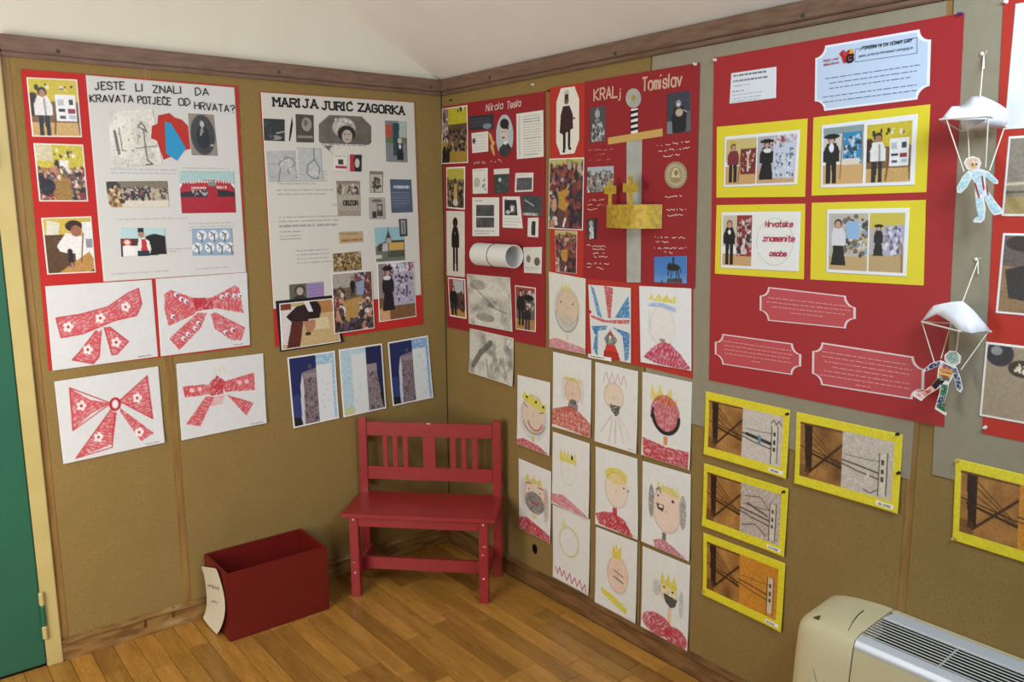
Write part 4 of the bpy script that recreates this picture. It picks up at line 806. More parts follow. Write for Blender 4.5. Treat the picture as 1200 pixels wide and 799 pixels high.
# the gold crown stands off the poster
m = MB(); a_, b_ = R(714, 252), R(778, 254); n_ = 14; top_ = R(745, 239.5)[2]; bot_ = R(745, 267)[2]; P_ = []
def crown_pt(t, z, e=0): return np.array([-.0085-e-.055*math.sin(math.pi*t)**.6, a_[1]+(b_[1]-a_[1])*t, z])
V = [crown_pt(k/n_, z, e) for e in (0, .0012) for z in (bot_, top_) for k in range(n_+1)]; q_ = n_+1
Fc = []
for k in range(n_): Fc += [(k, k+1, q_+k+1, q_+k), (2*q_+k, 3*q_+k, 3*q_+k+1, 2*q_+k+1), (q_+k, q_+k+1, 3*q_+k+1, 3*q_+k), (k, 2*q_+k, 2*q_+k+1, k+1)]
Fc += [(0, q_, 3*q_, 2*q_), (n_, 2*q_+n_, 3*q_+n_, q_+n_)]
m.add(V, Fc); crown = empty('crown_ornament', crown_pt(.5, bot_), None, None); crown.parent = P5; crown.location = Vector([float(c) for c in crown_pt(.5, bot_)])-world(P5)
m.build('band', M['gold'], crown)
for t, wy, hz in ((.22, .028, .083), (.63, .033, .092)):
    c = crown_pt(t, top_, .0014); m = MB()
    cr = [(-.3, 0), (.3, 0), (.26, .48), (1, .5), (1, .78), (.3, .78), (.28, 1), (-.28, 1), (-.3, .78), (-1, .78), (-1, .5), (-.26, .48)]
    m.prism([c+np.array([0, -x*wy, (z*1.12-.12)*hz]) for x, z in cr], (-.0014, 0, 0)); m.build('cross', M['gold'], crown)

# --- king drawings
FL = 'e2c0a0'; YE = 'd8c83c'; GY = '6c6c6c'; RC = 'b83440'
def zz(x0, x1, yb, yt, n):
    P = [x0, yb]
    for k in range(n): P += [x0+(x1-x0)*(k+.5)/n, yt, x0+(x1-x0)*(k+1)/n, yb]
    return P
def face(cv, x, y, rx, ry, c=FL, al=.7, out='a0806c'): cv.ce(x, y, rx, ry, c, al*.85, .15, 34).ring(x, y, rx, ry, .007, out, al=.6).ring(x+.01, y+.01, rx*1.02, ry*.98, .005, out, 40, 230, .5).e(x, y+.02, .02, .03, out, .25)
def eyes(cv, x, y, dx, c='5a4a44'): cv.e(x-dx, y, .022, .012, c).e(x+dx, y, .022, .012, c)
def kA(cv): cv.mix(cv.noise(5), 'cfd0c8', .5).ce(.5, .45, .36, .3, 'a8a49c', .4); face(cv, .52, .42, .3, .23, 'd8b080'); cv.ring(.5, .5, .3, .25, .02, '7a7a7a', 0, 180, .7).ce(.5, .62, .2, .1, 'b4b0a8', .6).cp(zz(.35, .6, .2, .09, 3)+[.6, .2], YE, .7); eyes(cv, .5, .37, .16); cv.r(.49, .78, .55, .86, 'd8c080', .7).cp([0, .9, .2, .86, .7, .9, 1, .93, 1, 1, 0, 1], 'c86a78', .8, .1, 30)
def kC(cv): face(cv, .45, .5, .24, .25, 'eadcd0', .6, 'c8b4a8'); cv.cp([.2, .17, .24, .07, .3, .16, .4, .08, .45, .16, .55, .08, .6, .16, .7, .1, .72, .2], 'dccb3a', .9).cp([.18, .22, .4, .19, .72, .25, .72, .31, .4, .25, .18, .26], '8ab0d4', .8).l([.2, .3, .18, .6, .3, .68], .01, 'b8b0b0', .6).e(.45, .67, .06, .02, GY, .7).cp([.06, .92, .28, .76, .45, .69, .6, .7, .8, .82, 1, .98, .85, 1, .3, .98], 'b82c48', .9, .5, 20)
def k_1(cv): cv.ce(.5, .55, .42, .32, 'b8b8b0', .5); face(cv, .5, .5, .34, .26, FL, .8); cv.cp([.15, .3, .2, .2, .32, .27, .45, .2, .55, .3, .68, .24, .75, .35, .9, .3, .85, .45, .3, .36], 'd6d040', .95).e(.3, .28, .03, .02, '222').e(.58, .32, .03, .02, '222').e(.8, .36, .03, .02, '222').l([.2, .38, .32, .42], .012, '5a4a44').l([.68, .46, .8, .44], .012, '5a4a44').ring(.55, .56, .22, .16, .02, 'c04848', 20, 160).ring(.52, .6, .32, .17, .03, '8a8a8a', 10, 170, .7).r(.46, .8, .54, .9, 'd8b45a', .8).cp([0, .93, .2, .88, .7, .92, 1, 1, 0, 1], RC, .85)
def k_2(cv): cv.ce(.3, .45, .06, .16, 'c0bcb4', .5).ce(.76, .45, .06, .16, 'c0bcb4', .5); face(cv, .53, .46, .2, .17, 'd8ac84', .85); cv.cp(zz(.3, .74, .33, .26, 7), 'c8c040', .95).ce(.54, .6, .09, .035, '4a4444', .9).r(.42, .62, .66, .69, '77706c', .8).cp([0, .76, .35, .68, .5, .66, .65, .69, 1, .82, 1, 1, 0, .96], 'b84a3a', .9, .5, 24); [cv.e(.05+.11*(k % 9), .8+.06*(k//9), .022, .013, 'dca890', .8) for k in range(27)]
def k_3(cv): cv.l(zz(.2, .75, .22, .09, 4), .012, 'c8a4ac'); face(cv, .45, .37, .23, .16, 'e2bc98', .7); cv.cp([.35, .48, .6, .48, .58, .58, .5, .62, .4, .56], '333', .9, 1.5).l([.4, .62, .15, .85], .02, 'd0b8b8', .8).l([.42, .65, .35, .95], .02, 'd0b8b8', .8).l([.5, .65, .5, .95], .02, 'c8b0b4', .8).l([.56, .62, .7, .92], .02, 'd0b8b8', .8).l([.6, .6, .85, .85], .015, 'd0b8b8', .6)
def k_4(cv): cv.cp([.18, .3, .2, .12, .3, .24, .38, .1, .46, .26, .6, .12, .64, .3, .74, .2, .7, .34], 'dcc848', .9); face(cv, .48, .44, .29, .22, 'b83c48', .95, '8c2430'); cv.ring(.5, .46, .26, .2, .045, '26242a', 0, 175).l([.24, .4, .2, .5], .03, '26242a').r(.46, .7, .54, .8, 'd88848', .9).cp([.02, .78, .3, .8, .5, .82, .97, .8, .97, 1, .05, 1], 'b8303c', .9, 1.5, 22)
def k_5(cv): cv.ce(.15, .45, .1, .2, 'b8b4ac', .5).ce(.85, .5, .08, .24, 'b09484', .7); face(cv, .5, .45, .33, .23, FL, .8); cv.ce(.5, .54, .3, .15, '6a6a6c', .85).ring(.5, .5, .14, .05, .02, 'b83c44', 0, 180).cp(zz(.2, .75, .27, .15, 3), 'd4c048', .9).l([.22, .3, .4, .28], .016, 'a04840').l([.6, .3, .78, .3], .016, 'a04840'); eyes(cv, .5, .37, .17); cv.r(.42, .68, .58, .76, 'e0cc9c', .8).cp([0, .84, .25, .79, .6, .84, 1, .9, 1, 1, 0, 1], RC, .95)
def k_6(cv): face(cv, .45, .45, .2, .2, 'e4e0d8', .5, 'c0b8b0'); cv.cp(zz(.2, .66, .3, .18, 5)+[.66, .36, .2, .36], 'd4c83c', .9).e(.54, .27, .03, .03, '333').cp([0, .86, .3, .82, .5, .86, 1, .98, 1, 1, 0, .98], 'c8646c', .8)
def k_7(cv): cv.ce(.5, .3, .27, .1, 'dcc838', .95); face(cv, .5, .47, .26, .22, 'ecccb0', .8); cv.e(.68, .42, .025, .012, '5a6a7a').e(.78, .44, .02, .02, '8a9aa8').r(.42, .7, .52, .8, 'b83a44', .9).cp([0, .86, .2, .8, .45, .77, .7, .82, .9, 1, .1, .98], 'b82c38', .95)
def k_8(cv): cv.ce(.2, .45, .06, .2, '6a6a6a', .8).ce(.85, .47, .07, .2, '7a7a78', .7); face(cv, .52, .5, .29, .27, 'ecc4a8', .9); cv.cp(zz(.3, .78, .26, .19, 5)+[.8, .33, .3, .28], 'd4cc60', .9).l([.3, .3, .36, .26, .4, .32], .012, '333').e(.65, .38, .03, .02, '5a4a44').e(.34, .36, .02, .012, '333').p([.3, .45, .48, .46, .44, .54, .34, .52], '5a3a3a').e(.4, .48, .05, .015, 'e8e4e0').r(.44, .78, .52, .87, '6c6460', .9).cp([.25, .92, .45, .86, .7, .92, .95, 1, .3, 1], 'b85c6c', .85)
def k_9(cv): cv.cp([.22, .22, .3, .12, .4, .2, .34, .28], 'd0d078', .7).cp([.55, .3, .68, .24, .7, .32], 'd8d078', .6).ring(.45, .42, .27, .2, .014, 'd0cc98', al=.9).ring(.45, .42, .25, .19, .01, 'c4c484').l([.08, .84, .14, .92, .2, .82, .26, .93, .32, .84, .4, .95, .48, .84, .54, .96, .62, .86, .68, .96, .76, .86, .82, .97, .9, .88, .94, .98], .014, 'b84058')
def k_10(cv): face(cv, .55, .5, .25, .23, 'eab898', .9); cv.cp([.42, .3, .42, .12, .48, .2, .52, .1, .56, .2, .62, .12, .63, .3], 'dcc430', .98).l([.46, .46, .68, .5], .012, '6a5a50').l([.46, .54, .68, .58], .016, '4a6a54').l([.56, .42, .55, .5], .01, 'c89080').cp([.14, .74, .5, .8, .8, .88, .76, .95, .5, .9, .18, .82], 'd4c82c', .95)
def k_11(cv): cv.ce(.32, .42, .08, .1, 'b0b0b0', .7).ce(.84, .5, .05, .16, 'a8a8a8', .7); face(cv, .57, .41, .18, .12, 'e4c878', .7); cv.cp(zz(.38, .75, .34, .2, 3)+[.75, .38], 'd8c838', .95).e(.48, .38, .025, .012, '333').e(.66, .4, .025, .012, '333').p([.46, .45, .76, .47, .72, .56, .62, .6, .52, .55], '55504e').r(.56, .6, .64, .78, 'e4c0a0', .9).ce(.35, .86, .32, .13, 'b8404c', .95, .8).ce(.75, .92, .24, .12, 'b83444', .95, 2.)
b4 = crop(590, 400, .2253); b5 = crop(590, 500, .3381)
pic('drawing', WR, f8(0, 100, 238, 145, 238, 632, 5, 583), .0086, sig(kA), 'dedcd0', parent=P4, curl=lift(.002))
pic('drawing', WR, f8(583, 192, 920, 208, 920, 740, 592, 683), .0080, sig(kC), 'e6e6e6', parent=P4)
def coat(cv):
    cv.a[:] = hx('dcdcd8'); cv.cp([.05, .0, .14, .05, .32, .45, .2, .42], '3a84b8', .9, 1.2).cp([.38, 0, .6, .02, .52, .44, .46, .44], 'b83c40', .9, 1.5).cp([.62, .42, .95, .1, .98, .4], '2f78b0', .9, .6).cp([.02, .42, .4, .47, .98, .42, .96, .48, .6, .5, .3, .5, .05, .46], 'c8484c', .9, .2)
    cv.cp([.03, .58, .45, .54, .4, .6, .2, .63, .16, 1, .05, .9, .12, .7], '2a6cac', .9, 1.2).cp([.55, .55, .98, .6, .94, .95, .86, 1, .8, .65], '2a6cac', .9, 1.4).p([.3, 1, .4, .8, .62, .8, .75, 1], 'cc3a2e').cp([.35, .72, .5, .6, .68, .72, .6, .8, .4, .8], '5a5a50', .9).cp([.46, .7, .51, .57, .56, .7], 'b83c34', 1).e(.5, .7, .025, .03, 'e4e0dc')
    cv.mask = ~((cv.X > .34) & (cv.X < .7) & (cv.Y > .9)) & ~((cv.Y > .36) & (cv.Y < .4) & (cv.X < .04))
pic('cut_out_drawing', WR, f8(255, 183, 530, 205, 530, 690, 275, 640), .0080, coat, parent=P4, res=.0018)
pic('caption_strip', WR, f8(255, 628, 405, 655, 405, 680, 255, 652), .0088, lambda cv: cv.t(.1, .2, .9, .85, 1, '333', .9, .5), 'eceae6', parent=P4)
KG = 'king drawings pinned in rows'
for fn, px, lab, cr in (
 (b4, (77, 172, 247, 213, 248, 595, 75, 530), 'drawing of a smiling king with gems on a tilted yellow crown', k_1), (b4, (262, 52, 462, 97, 460, 500, 260, 440), 'drawing of a king in a brick patterned robe with grey collar', k_2),
 (b4, (482, 105, 705, 155, 700, 583, 480, 517), 'drawing of a king with a pale pink pointed crown and black beard', k_3), (b4, (727, 157, 985, 212, 977, 667, 723, 587), 'drawing of a red faced king with a thick black jaw beard', k_4),
 (b5, (55, 108, 168, 155, 167, 403, 57, 347), 'drawing of a grey bearded king above the cable hole', k_5), (b5, (175, 15, 303, 57, 302, 320, 172, 262), 'faint drawing of a king with bright yellow crown and pink robe', k_6),
 (b5, (322, 67, 467, 110, 472, 390, 322, 335), 'drawing of a king with a yellow cap and smooth red robe', k_7), (b5, (485, 117, 652, 165, 650, 465, 482, 395), 'drawing of a large faced king with open mouth and grey hair', k_8),
 (b5, (173, 268, 303, 320, 300, 583, 175, 517), 'very faint yellow outline drawing of a king with red zigzag robe', k_9), (b5, (323, 345, 467, 400, 463, 680, 320, 608), 'drawing of a king with tall yellow crown and yellow sash', k_10),
 (b5, (485, 412, 650, 480, 643, 775, 480, 693), 'drawing of a small headed king in a wide red robe', k_11)):
    dz = .0066 if cr in (k_6,) else .0045
    top(pic('drawing', WR, fn(*px), dz, sig(cr), 'e2e0da', curl=curls(.003, .003)), lab, 'drawing', KG)

# --- large red poster with yellow cards
P6 = card('poster', WR, ((838, 68), (1131, 15), (1107, 500), (832, 445)), 'redD', 'largest red poster with four yellow photo cards and scalloped text cards', 'poster', .0052)
E1, E2, E3 = .0062, .0072, .0082
g6 = crop(830, 20, .2753); g7 = crop(825, 220, .3381)
def a6(name, px, f, d=E1, bg='e8e6e0', mt='paper', par=None, **kw): return pic(name, WR, px, d, f, bg, mt, par or P6, **kw)
a6('text_card', g6(103, 240, 295, 212, 293, 345, 95, 370), lambda cv: (cv.t(.05, .06, .97, .16, 1, '44444c', .9, .5), cv.t(.05, .2, .85, .34, 1, '44444c', .9, .4), cv.t(.05, .4, .55, .5, 1, '77777c', .7, .35), cv.t(.05, .56, .45, .66, 1, '33333a', .9, .4), cv.t(.05, .7, .75, .98, 3, '77777c', .6, .3)), bg='dfe2ea')
def scal(px, mt_border, mt_in, rows, tcol, d=E1):
    Q = [R(*p) for p in px]; o = flat3('text_card', outl(px, WR), NR, d, mt_border, P6); c = sum(Q)/4
    inn = [c+(q-c)*np.array([1, .955, .93]) for q in outl(px, WR)]
    flat3('card_face', inn, NR, d+.0006, mt_in, o, .0006)
    ax = lambda u, v: (Q[0]*(1-u)+Q[1]*u)*(1-v)+(Q[3]*(1-u)+Q[2]*u)*v
    m = MB(); rn = random.Random(len(rows)*5)
    for (u0, u1, v, h) in rows:
        u = u0
        while u < u1:
            q = min(u+rn.uniform(.02, .075), u1); m.prism([ax(u, v)+NR*(d+.0012), ax(q, v)+NR*(d+.0012), ax(q, v+h)+NR*(d+.0012), ax(u, v+h)+NR*(d+.0012)], -NR*.0004); u = q+.012
    tag(m.build('lettering', M[tcol], o), kind='stuff'); return o
M['paleblue'] = mat('pale_blue_print', 'c3d4ea', .5, .4); M['rose'] = mat('rose_print', 'c04a50', .5, .4); M['pinkw'] = mat('pinkish_white', 'e6d4d4', .55, .3); M['greyink'] = mat('grey_ink', '6c7688', .6, .3); M['palepink'] = mat('pale_pink_ink', 'dca4a4', .6, .3)
M['yellow'] = mat('yellow_card', 'e2d02e', .55, .35); M['violet'] = mat('red_script', 'b02c4c', .6, .3); M['orange'] = mat('orange_ink', 'e0a83c', .6, .3)
sc = scal(g6(462, 130, 955, 45, 945, 345, 458, 405), 'tissue', 'paleblue', [(.1, .92, .5, .013), (.14, .9, .58, .013), (.14, .85, .66, .013), (.08, .9, .78, .013), (.08, .9, .86, .013)], 'greyink')
tag(letters('lettering', WR, '„POMOGNI MI DA UČINIM SAM"', g6(650, 142)[0], g6(878, 106)[0], 3.6, .0015, E2+.0004, 'ink', sc, slant=.15), kind='stuff')
tag(letters('lettering', WR, 'geslo je Marije Montessori pedagogije', g6(648, 172)[0], g6(876, 135)[0], 2.6, .0011, E2+.0004, 'greyink', sc), kind='stuff')
m = MB()
for a, b in zip(g6(632, 138, 895, 88, 895, 155, 632, 192), g6(895, 88, 895, 155, 632, 192, 632, 138)): m.tube([R(*a)+NR*(E2+.0002), R(*b)+NR*(E2+.0002)], .0007, 4)
m.build('text_frame', M['greyink'], sc)
# the V G emblem
flat('emblem_heart', WR, g6(562, 160, 580, 140, 596, 150, 622, 142, 628, 165, 600, 196), E2+.0002, 'rose', sc, .0003)
tag(letters('lettering', WR, 'V', g6(572, 195)[0], g6(602, 190)[0], 12, .007, E2+.001, 'redA', sc), kind='stuff'); tag(letters('lettering', WR, 'G', g6(598, 194)[0], g6(622, 190)[0], 8, .006, E2+.0014, 'ink', sc), kind='stuff')
disc('emblem_sun', R(*g6(612, 150)[0]), NR, .008, .008, E2+.0004, E2+.0008, 'orange', sc)
tag(letters('lettering', WR, 'Dječji vrtić', g6(497, 192)[0], g6(560, 182)[0], 2.6, .0011, E2+.0004, 'redink', sc), kind='stuff'); tag(letters('lettering', WR, 'Velika Gorica', g6(497, 210)[0], g6(562, 198)[0], 2.6, .0011, E2+.0004, 'redink', sc), kind='stuff')
def two(l, r, split=.48, pad=.0):
    def f(cv):
        a = Cv(cv.asp*split, 1, 'e8e6e0', .012 if cv.h < 90 else .01); l(a); b = Cv(cv.asp*(1-split), 1, 'e8e6e0', .012 if cv.h < 90 else .01); r(b)
        def blit(src, x0, x1, y0, y1):
            ok = (cv.X >= x0) & (cv.X < x1) & (cv.Y >= y0) & (cv.Y < y1); ix = ((cv.X-x0)/(x1-x0)*(src.w-1)).clip(0, src.w-1).astype(int); iy = ((cv.Y-y0)/(y1-y0)*(src.h-1)).clip(0, src.h-1).astype(int)
            cv.a[ok] = src.a[iy[ok], ix[ok]]
        blit(a, .03, split-.01, .06, .95); blit(b, split+.01, .96, .06, .95)
    return f
def s_king(cv): cv.r(0, 0, 1, .5, 'c8b878').r(0, .6, 1, 1, 'c8a068').r(.48, .22, .98, .78, '7a2a2c').r(.7, .3, .76, .72, 'd0c8b8').specks(.52, .26, .95, .7, 14, .03, ['d8d0c8', '3a2a2a', 'b89c4c']).l([.5, .2, .42, .98], .02, '7a5430').l([.98, .2, 1, .98], .02, '7a5430').man(.24, .1, .95, .38, '7a2c36', '241f24', 'c09078', '5a3a28').p([.12, .1, .18, .03, .24, .09, .3, .03, .36, .1], 'd8a83c')
def s_writer(cv): cv.r(0, 0, 1, .7, 'b4aab4').r(0, .7, 1, 1, 'c8a078').specks(.3, 0, 1, .2, 16, .05, ['d8d8e0', '8c3c3c', 'c8c4cc']).p([.42, .2, .98, .15, .98, .9, .4, .88], 'c4ccdc').specks(.46, .2, .95, .85, 26, .035, ['4a4a58', '7c8496', 'e0e4ea']).man(.24, .08, .97, .36, '1a1a1f', '1a1a1f', 'c09888', '17161a', '151418', True).e(.26, .3, .12, .05, 'dcdce0')
def s_poet(cv): cv.r(0, 0, 1, .6, 'ccc8c0').r(0, .65, 1, 1, 'cda46c').r(0, 0, 1, .12, '8a9a9c').r(.5, .1, .95, .65, '2a86b8').specks(.52, .14, .93, .6, 20, .04, ['d8d4c8', '2a3a4a', 'b8c8d4']).l([.48, .05, .42, .9], .02, '8a6a44').l([.95, .1, 1, .9], .02, '8a6a44').r(.5, .55, .9, .66, 'd8d0c0').man(.2, .12, .97, .4, '1c1c20', '1c1c20', 'c8a08c', '141416', '17171a').e(.2, .34, .07, .08, 'e4e4e8')
def s_cravat(cv): easel_photo(cv)
def s_inv(cv): cv.r(0, 0, 1, .6, 'c8c0a8').r(0, .75, 1, 1, 'c8a070').r(.48, .0, 1, .8, '963034').specks(.5, .05, .98, .75, 34, .05, ['dcd4d0', '3a2c30', 'b4aca4']).man(.22, .08, .97, .4, '17171a', '17171a', 'c09880', '8a4030').e(.22, .32, .06, .05, 'e8e8ea')
def s_blouse(cv): cv.r(0, 0, 1, .75, 'b8b4a8').r(0, .75, 1, 1, 'c0a070').specks(.4, .05, 1, .75, 44, .06, ['3a3430', 'd8d4c8', '8aa0b8', 'c8b070', '6c5a50']).p([.45, .15, .75, .12, .78, .45, .46, .45], '8fb4d8').man(.24, .1, .95, .36, 'd8d4d8', '1c1a1e', 'c09880', '2a1c18', None, True)
def s_black(cv): cv.r(0, 0, 1, .7, 'b4acaa').r(0, .7, 1, 1, 'b89c6c').r(0, 0, 1, .25, 'c8b848').p([.42, .22, .98, .2, .98, .7, .42, .72], 'a8a8c0').specks(.44, .24, .95, .68, 26, .04, ['5c5468', 'd8d4e0', '8c8494']).man(.25, .2, .75, .28, '1a1a1e', '1a1a1e', 'c8a090', '17161a', '141416', True).l([.92, .5, .96, .98], .03, '8a6a44')
def ycardp(px, wpx, f, res=.002):
    y = flat('yellow_card', WR, px, E1, 'yellow', P6)
    a6('photo_sheet', wpx, f, E2, 'e8e8ea', 'photo', y, res=res); return y
ycardp(g6(42, 468, 428, 432, 417, 765, 40, 768), g6(75, 510, 397, 480, 383, 713, 70, 725), two(s_king, s_writer, .46)); ycardp(g6(453, 428, 950, 372, 933, 745, 445, 760), g6(487, 462, 897, 413, 882, 715, 483, 728), two(s_poet, s_cravat, .48))
y3 = ycardp(g7(48, 60, 355, 55, 350, 317, 42, 297), g7(65, 85, 340, 82, 332, 290, 62, 277), two(s_inv, lambda cv: cv.ring(.5, .5, .42, .45, .006, '8ab08a'), .42)); ycardp(g7(378, 52, 773, 42, 765, 338, 373, 317), g7(430, 75, 717, 70, 705, 308, 428, 293), two(s_blouse, s_black, .54))
for t_, a, b, h in (('Hrvatske', (218, 135), (312, 135), 6.5), ('znamenite', (210, 184), (318, 186), 6.5), ('osobe', (233, 235), (290, 237), 6)): tag(letters('lettering', WR, t_, g7(*a)[0], g7(*b)[0], h, .0032, E3+.0002, 'violet', y3, slant=.2), kind='stuff')
scal(g7(198, 340, 530, 378, 530, 490, 197, 457), 'pinkw', 'rose', [(.1, .95, .3, .02), (.08, .95, .43, .02), (.14, .9, .56, .02), (.35, .68, .69, .02)], 'palepink')
scal(g7(42, 502, 342, 543, 340, 652, 42, 607), 'pinkw', 'rose', [(.1, .9, .22, .02), (.12, .92, .35, .02), (.12, .88, .48, .02), (.12, .9, .61, .02), (.45, .55, .74, .02)], 'palepink')
scal(g7(380, 530, 770, 590, 765, 738, 378, 677), 'pinkw', 'rose', [(.1, .85, .2, .017), (.1, .9, .31, .017), (.12, .88, .42, .017), (.2, .75, .53, .017), (.12, .88, .64, .017), (.08, .9, .75, .017), (.42, .55, .86, .017)], 'palepink')
# --- yellow bridge sheets
def bridge(kind):
    def f(cv):
        cv.a[:] = hx('e0d02c'); x0, x1, xm, y0, y1 = .05, .93, .47, .12, .87
        cv.r(x0, y0, xm, y1, '8f6030'); cv.mix(cv.noise(9)*((cv.X > x0) & (cv.X < xm) & (cv.Y > y0) & (cv.Y < y1)), 'c08c48', .8)
        cv.mix(np.clip(cv.noise(5)*2-1, 0, 1)*((cv.X > x0) & (cv.X < xm) & (cv.Y > y0) & (cv.Y < y1)), '4c2c14', .7)
        cv.p([.09, y0+.02, .17, y0+.02, .17, .75, .11, .8], '2c1a10').l([.1, .5, .46, .62], .03, '33200f').l([.14, .8, .46, .32], .03, '3a2412').l([.16, .2, .46, .6], .012, '4a3018').l([.16, .28, .44, .6], .012, '4a3018').l([.16, .38, .4, .58], .012, '4a3018').l([.06, .45, .46, .56], .014, '2c1a10').l([.05, .14, .46, .14], .02, '5c3c1c').r(x0, .7, .15, y1, '5a3a20', .6)
        if kind == 3: cv.r(xm, y0, x1, y1, 'd09838'); cv.crayon(((cv.X > xm) & (cv.X < x1) & (cv.Y > y0) & (cv.Y < y1)).astype(float), 'c07020', .6, .4, 14)
        else: cv.r(xm, y0, x1, y1, 'd9cfc2'); cv.crayon(((cv.X > xm) & (cv.X < x1) & (cv.Y > y0) & (cv.Y < y1)).astype(float), ['b8aaa0', 'a8988c', '8a7468', 'a86'][kind], .5, [0.1, .7, .9, .4][kind], [16, 12, 18, 9][kind])
        c = ['3a403e', '4a443c', '3c302a', '55402a'][kind]
        cv.l([xm, .5, .6, .52, .8, .56], .02, c).l([xm, .55, .62, .6, .82, .64], .016, c).l([.5, .42, .7, .42, .84, .4], .008, c).r(.81, .3, .88, .82, 'd8ccb8', .8).l([.81, .3, .81, .85], .014, c).l([.88, .28, .88, .82], .014, c)
        for yy in (.38, .5, .6): cv.r(.83, yy, .855, yy+.06, c)
        if kind == 0: cv.l([.52, .5, .8, .56], .05, '2c3432').r(.66, .48, .69, .62, '6a8a94').l([.8, .25, .83, .2, .86, .26, .89, .2, .92, .26], .014, c)
        if kind == 2: cv.l([.52, .3, .7, .25, .8, .4], .01, c).l([.5, .75, .65, .68, .78, .8], .012, c).l([.55, .4, .78, .5], .03, c, .7)
        if kind == 1: cv.l([.68, .82, .74, .84, .8, .78], .014, c).r(.7, .56, .72, .64, 'd8ccb8')
        cv.r(.8, .91, .96, .97, 'eceae0').t(.82, .92, .94, .965, 1, '666', .8, .5); cv.grain(10, 50)
    return f
h8 = crop(810, 440, .4006); BG = 'half drawn bridge sheets on yellow card'
for kd, px, lab in ((0, (45, 45, 292, 100, 283, 300, 40, 228), 'yellow bridge sheet, uppermost of the left column of three'), (1, (310, 105, 622, 172, 610, 402, 305, 313), 'yellow bridge sheet with pencil hatching beside the joint strip'), (2, (40, 255, 287, 330, 277, 528, 35, 437), 'yellow bridge sheet with dark swirling pencil, middle of three'), (3, (38, 458, 278, 548, 268, 748, 37, 638), 'yellow bridge sheet coloured orange, lowest of three')):
    top(pic('bridge_sheet', WR, h8(*px), .0046, bridge(kd), mt='photo', res=.002, curl=curls(.003, .004)), lab, 'drawing', BG)
tl5, bl5 = R(1120.7, 536.5), R(1117, 632); ex5 = np.array([0, -.312, -.004]); Q5 = [tl5, tl5+ex5, bl5+ex5, bl5]
top(pic('bridge_sheet', WR, Q5, .0046, bridge(3), mt='photo', res=.002), 'yellow bridge sheet on the far panel below the parachutes', 'drawing', BG)
# --- poster at the right edge of the view
tl7, bl7 = R(1177, 0), R(1152, 507.5); ex7 = np.array([0, -.70, 0])
def rect3(p, wy, hz): p = np.array(p); return [p, p+np.array([0, -wy, 0]), p+np.array([0, -wy, -hz]), p+np.array([0, 0, -hz])]
m = MB(); m.prism([q+NR*.0046 for q in (tl7, tl7+ex7, bl7+ex7, bl7)], -NR*.0014); P7 = tag(m.build('poster', M['redC']), 'red photo poster on the far right panel above the heater', 'poster')
def a7(p, w_, h_, f, nm='photo'): return pic(nm, WR, rect3(p, w_, h_), .0056, f, mt='photo', parent=P7, res=.002)
a7(R(1191, 5), .60, .27, lambda cv: cv.t(.1, .1, .9, .9, 8, '8a94a4', .5), 'text_sheet').data
def ph_a(cv): cv.r(0, 0, 1, 1, '8a8070').r(0, .75, 1, 1, 'a8905c').l([0, .6, .6, .55], .04, 'c8b898').l([0, .7, .6, .68], .03, '5c5040').man(.42, .25, .9, .25, '2a2420', '26221f').specks(.5, .1, 1, .7, 14, .08, ['3c3834', 'b8b0a4', '5c3a34']).grain(12).border(.03)
def ph_b(cv): cv.r(0, 0, 1, 1, '8a6a44').r(0, 0, 1, .4, '5c5048').e(.2, .12, .16, .1, '2a201c').p([.05, .45, .3, .35, .45, .6, .4, .85, .1, .8], '1e1c1e').e(.35, .2, .12, .1, 'b89080').p([.3, .4, .6, .35, .7, .55, .4, .6], 'c8c4bc').specks(.4, .1, 1, .9, 16, .08, ['2a2422', 'a8a098', '6c3c34']).grain(12).border(.03)
def ph_c(cv): cv.a[:] = hx('9c8a70'); cv.p([.3, 0, 1, 0, 1, .4, .6, .3], '5a2420').p([.3, 0, .34, .0, .7, .35, .68, .38], '2a1c18').e(.13, .14, .12, .16, '24222a').e(.1, .1, .05, .06, '8a8a84').e(.33, .3, .12, .11, '3a2418').specks(.26, .24, .4, .36, 8, .03, ['e4d8c0']).e(.52, .6, .12, .16, '7a3428').p([.45, .75, .62, .72, .7, 1, .46, 1], '5c6c9c').l([.4, .48, .55, .52], .03, 'd8d4c8').specks(.6, .4, 1, 1, 12, .1, ['2a2422', '8c3c34', 'c8b8a8']).grain(10).border(.03)
a7(R(1183, 160), .24, .178, ph_a); a7(R(1176.3, 273), .24, .185, ph_b); a7(R(1156.5, 400), .25, .18, ph_c)

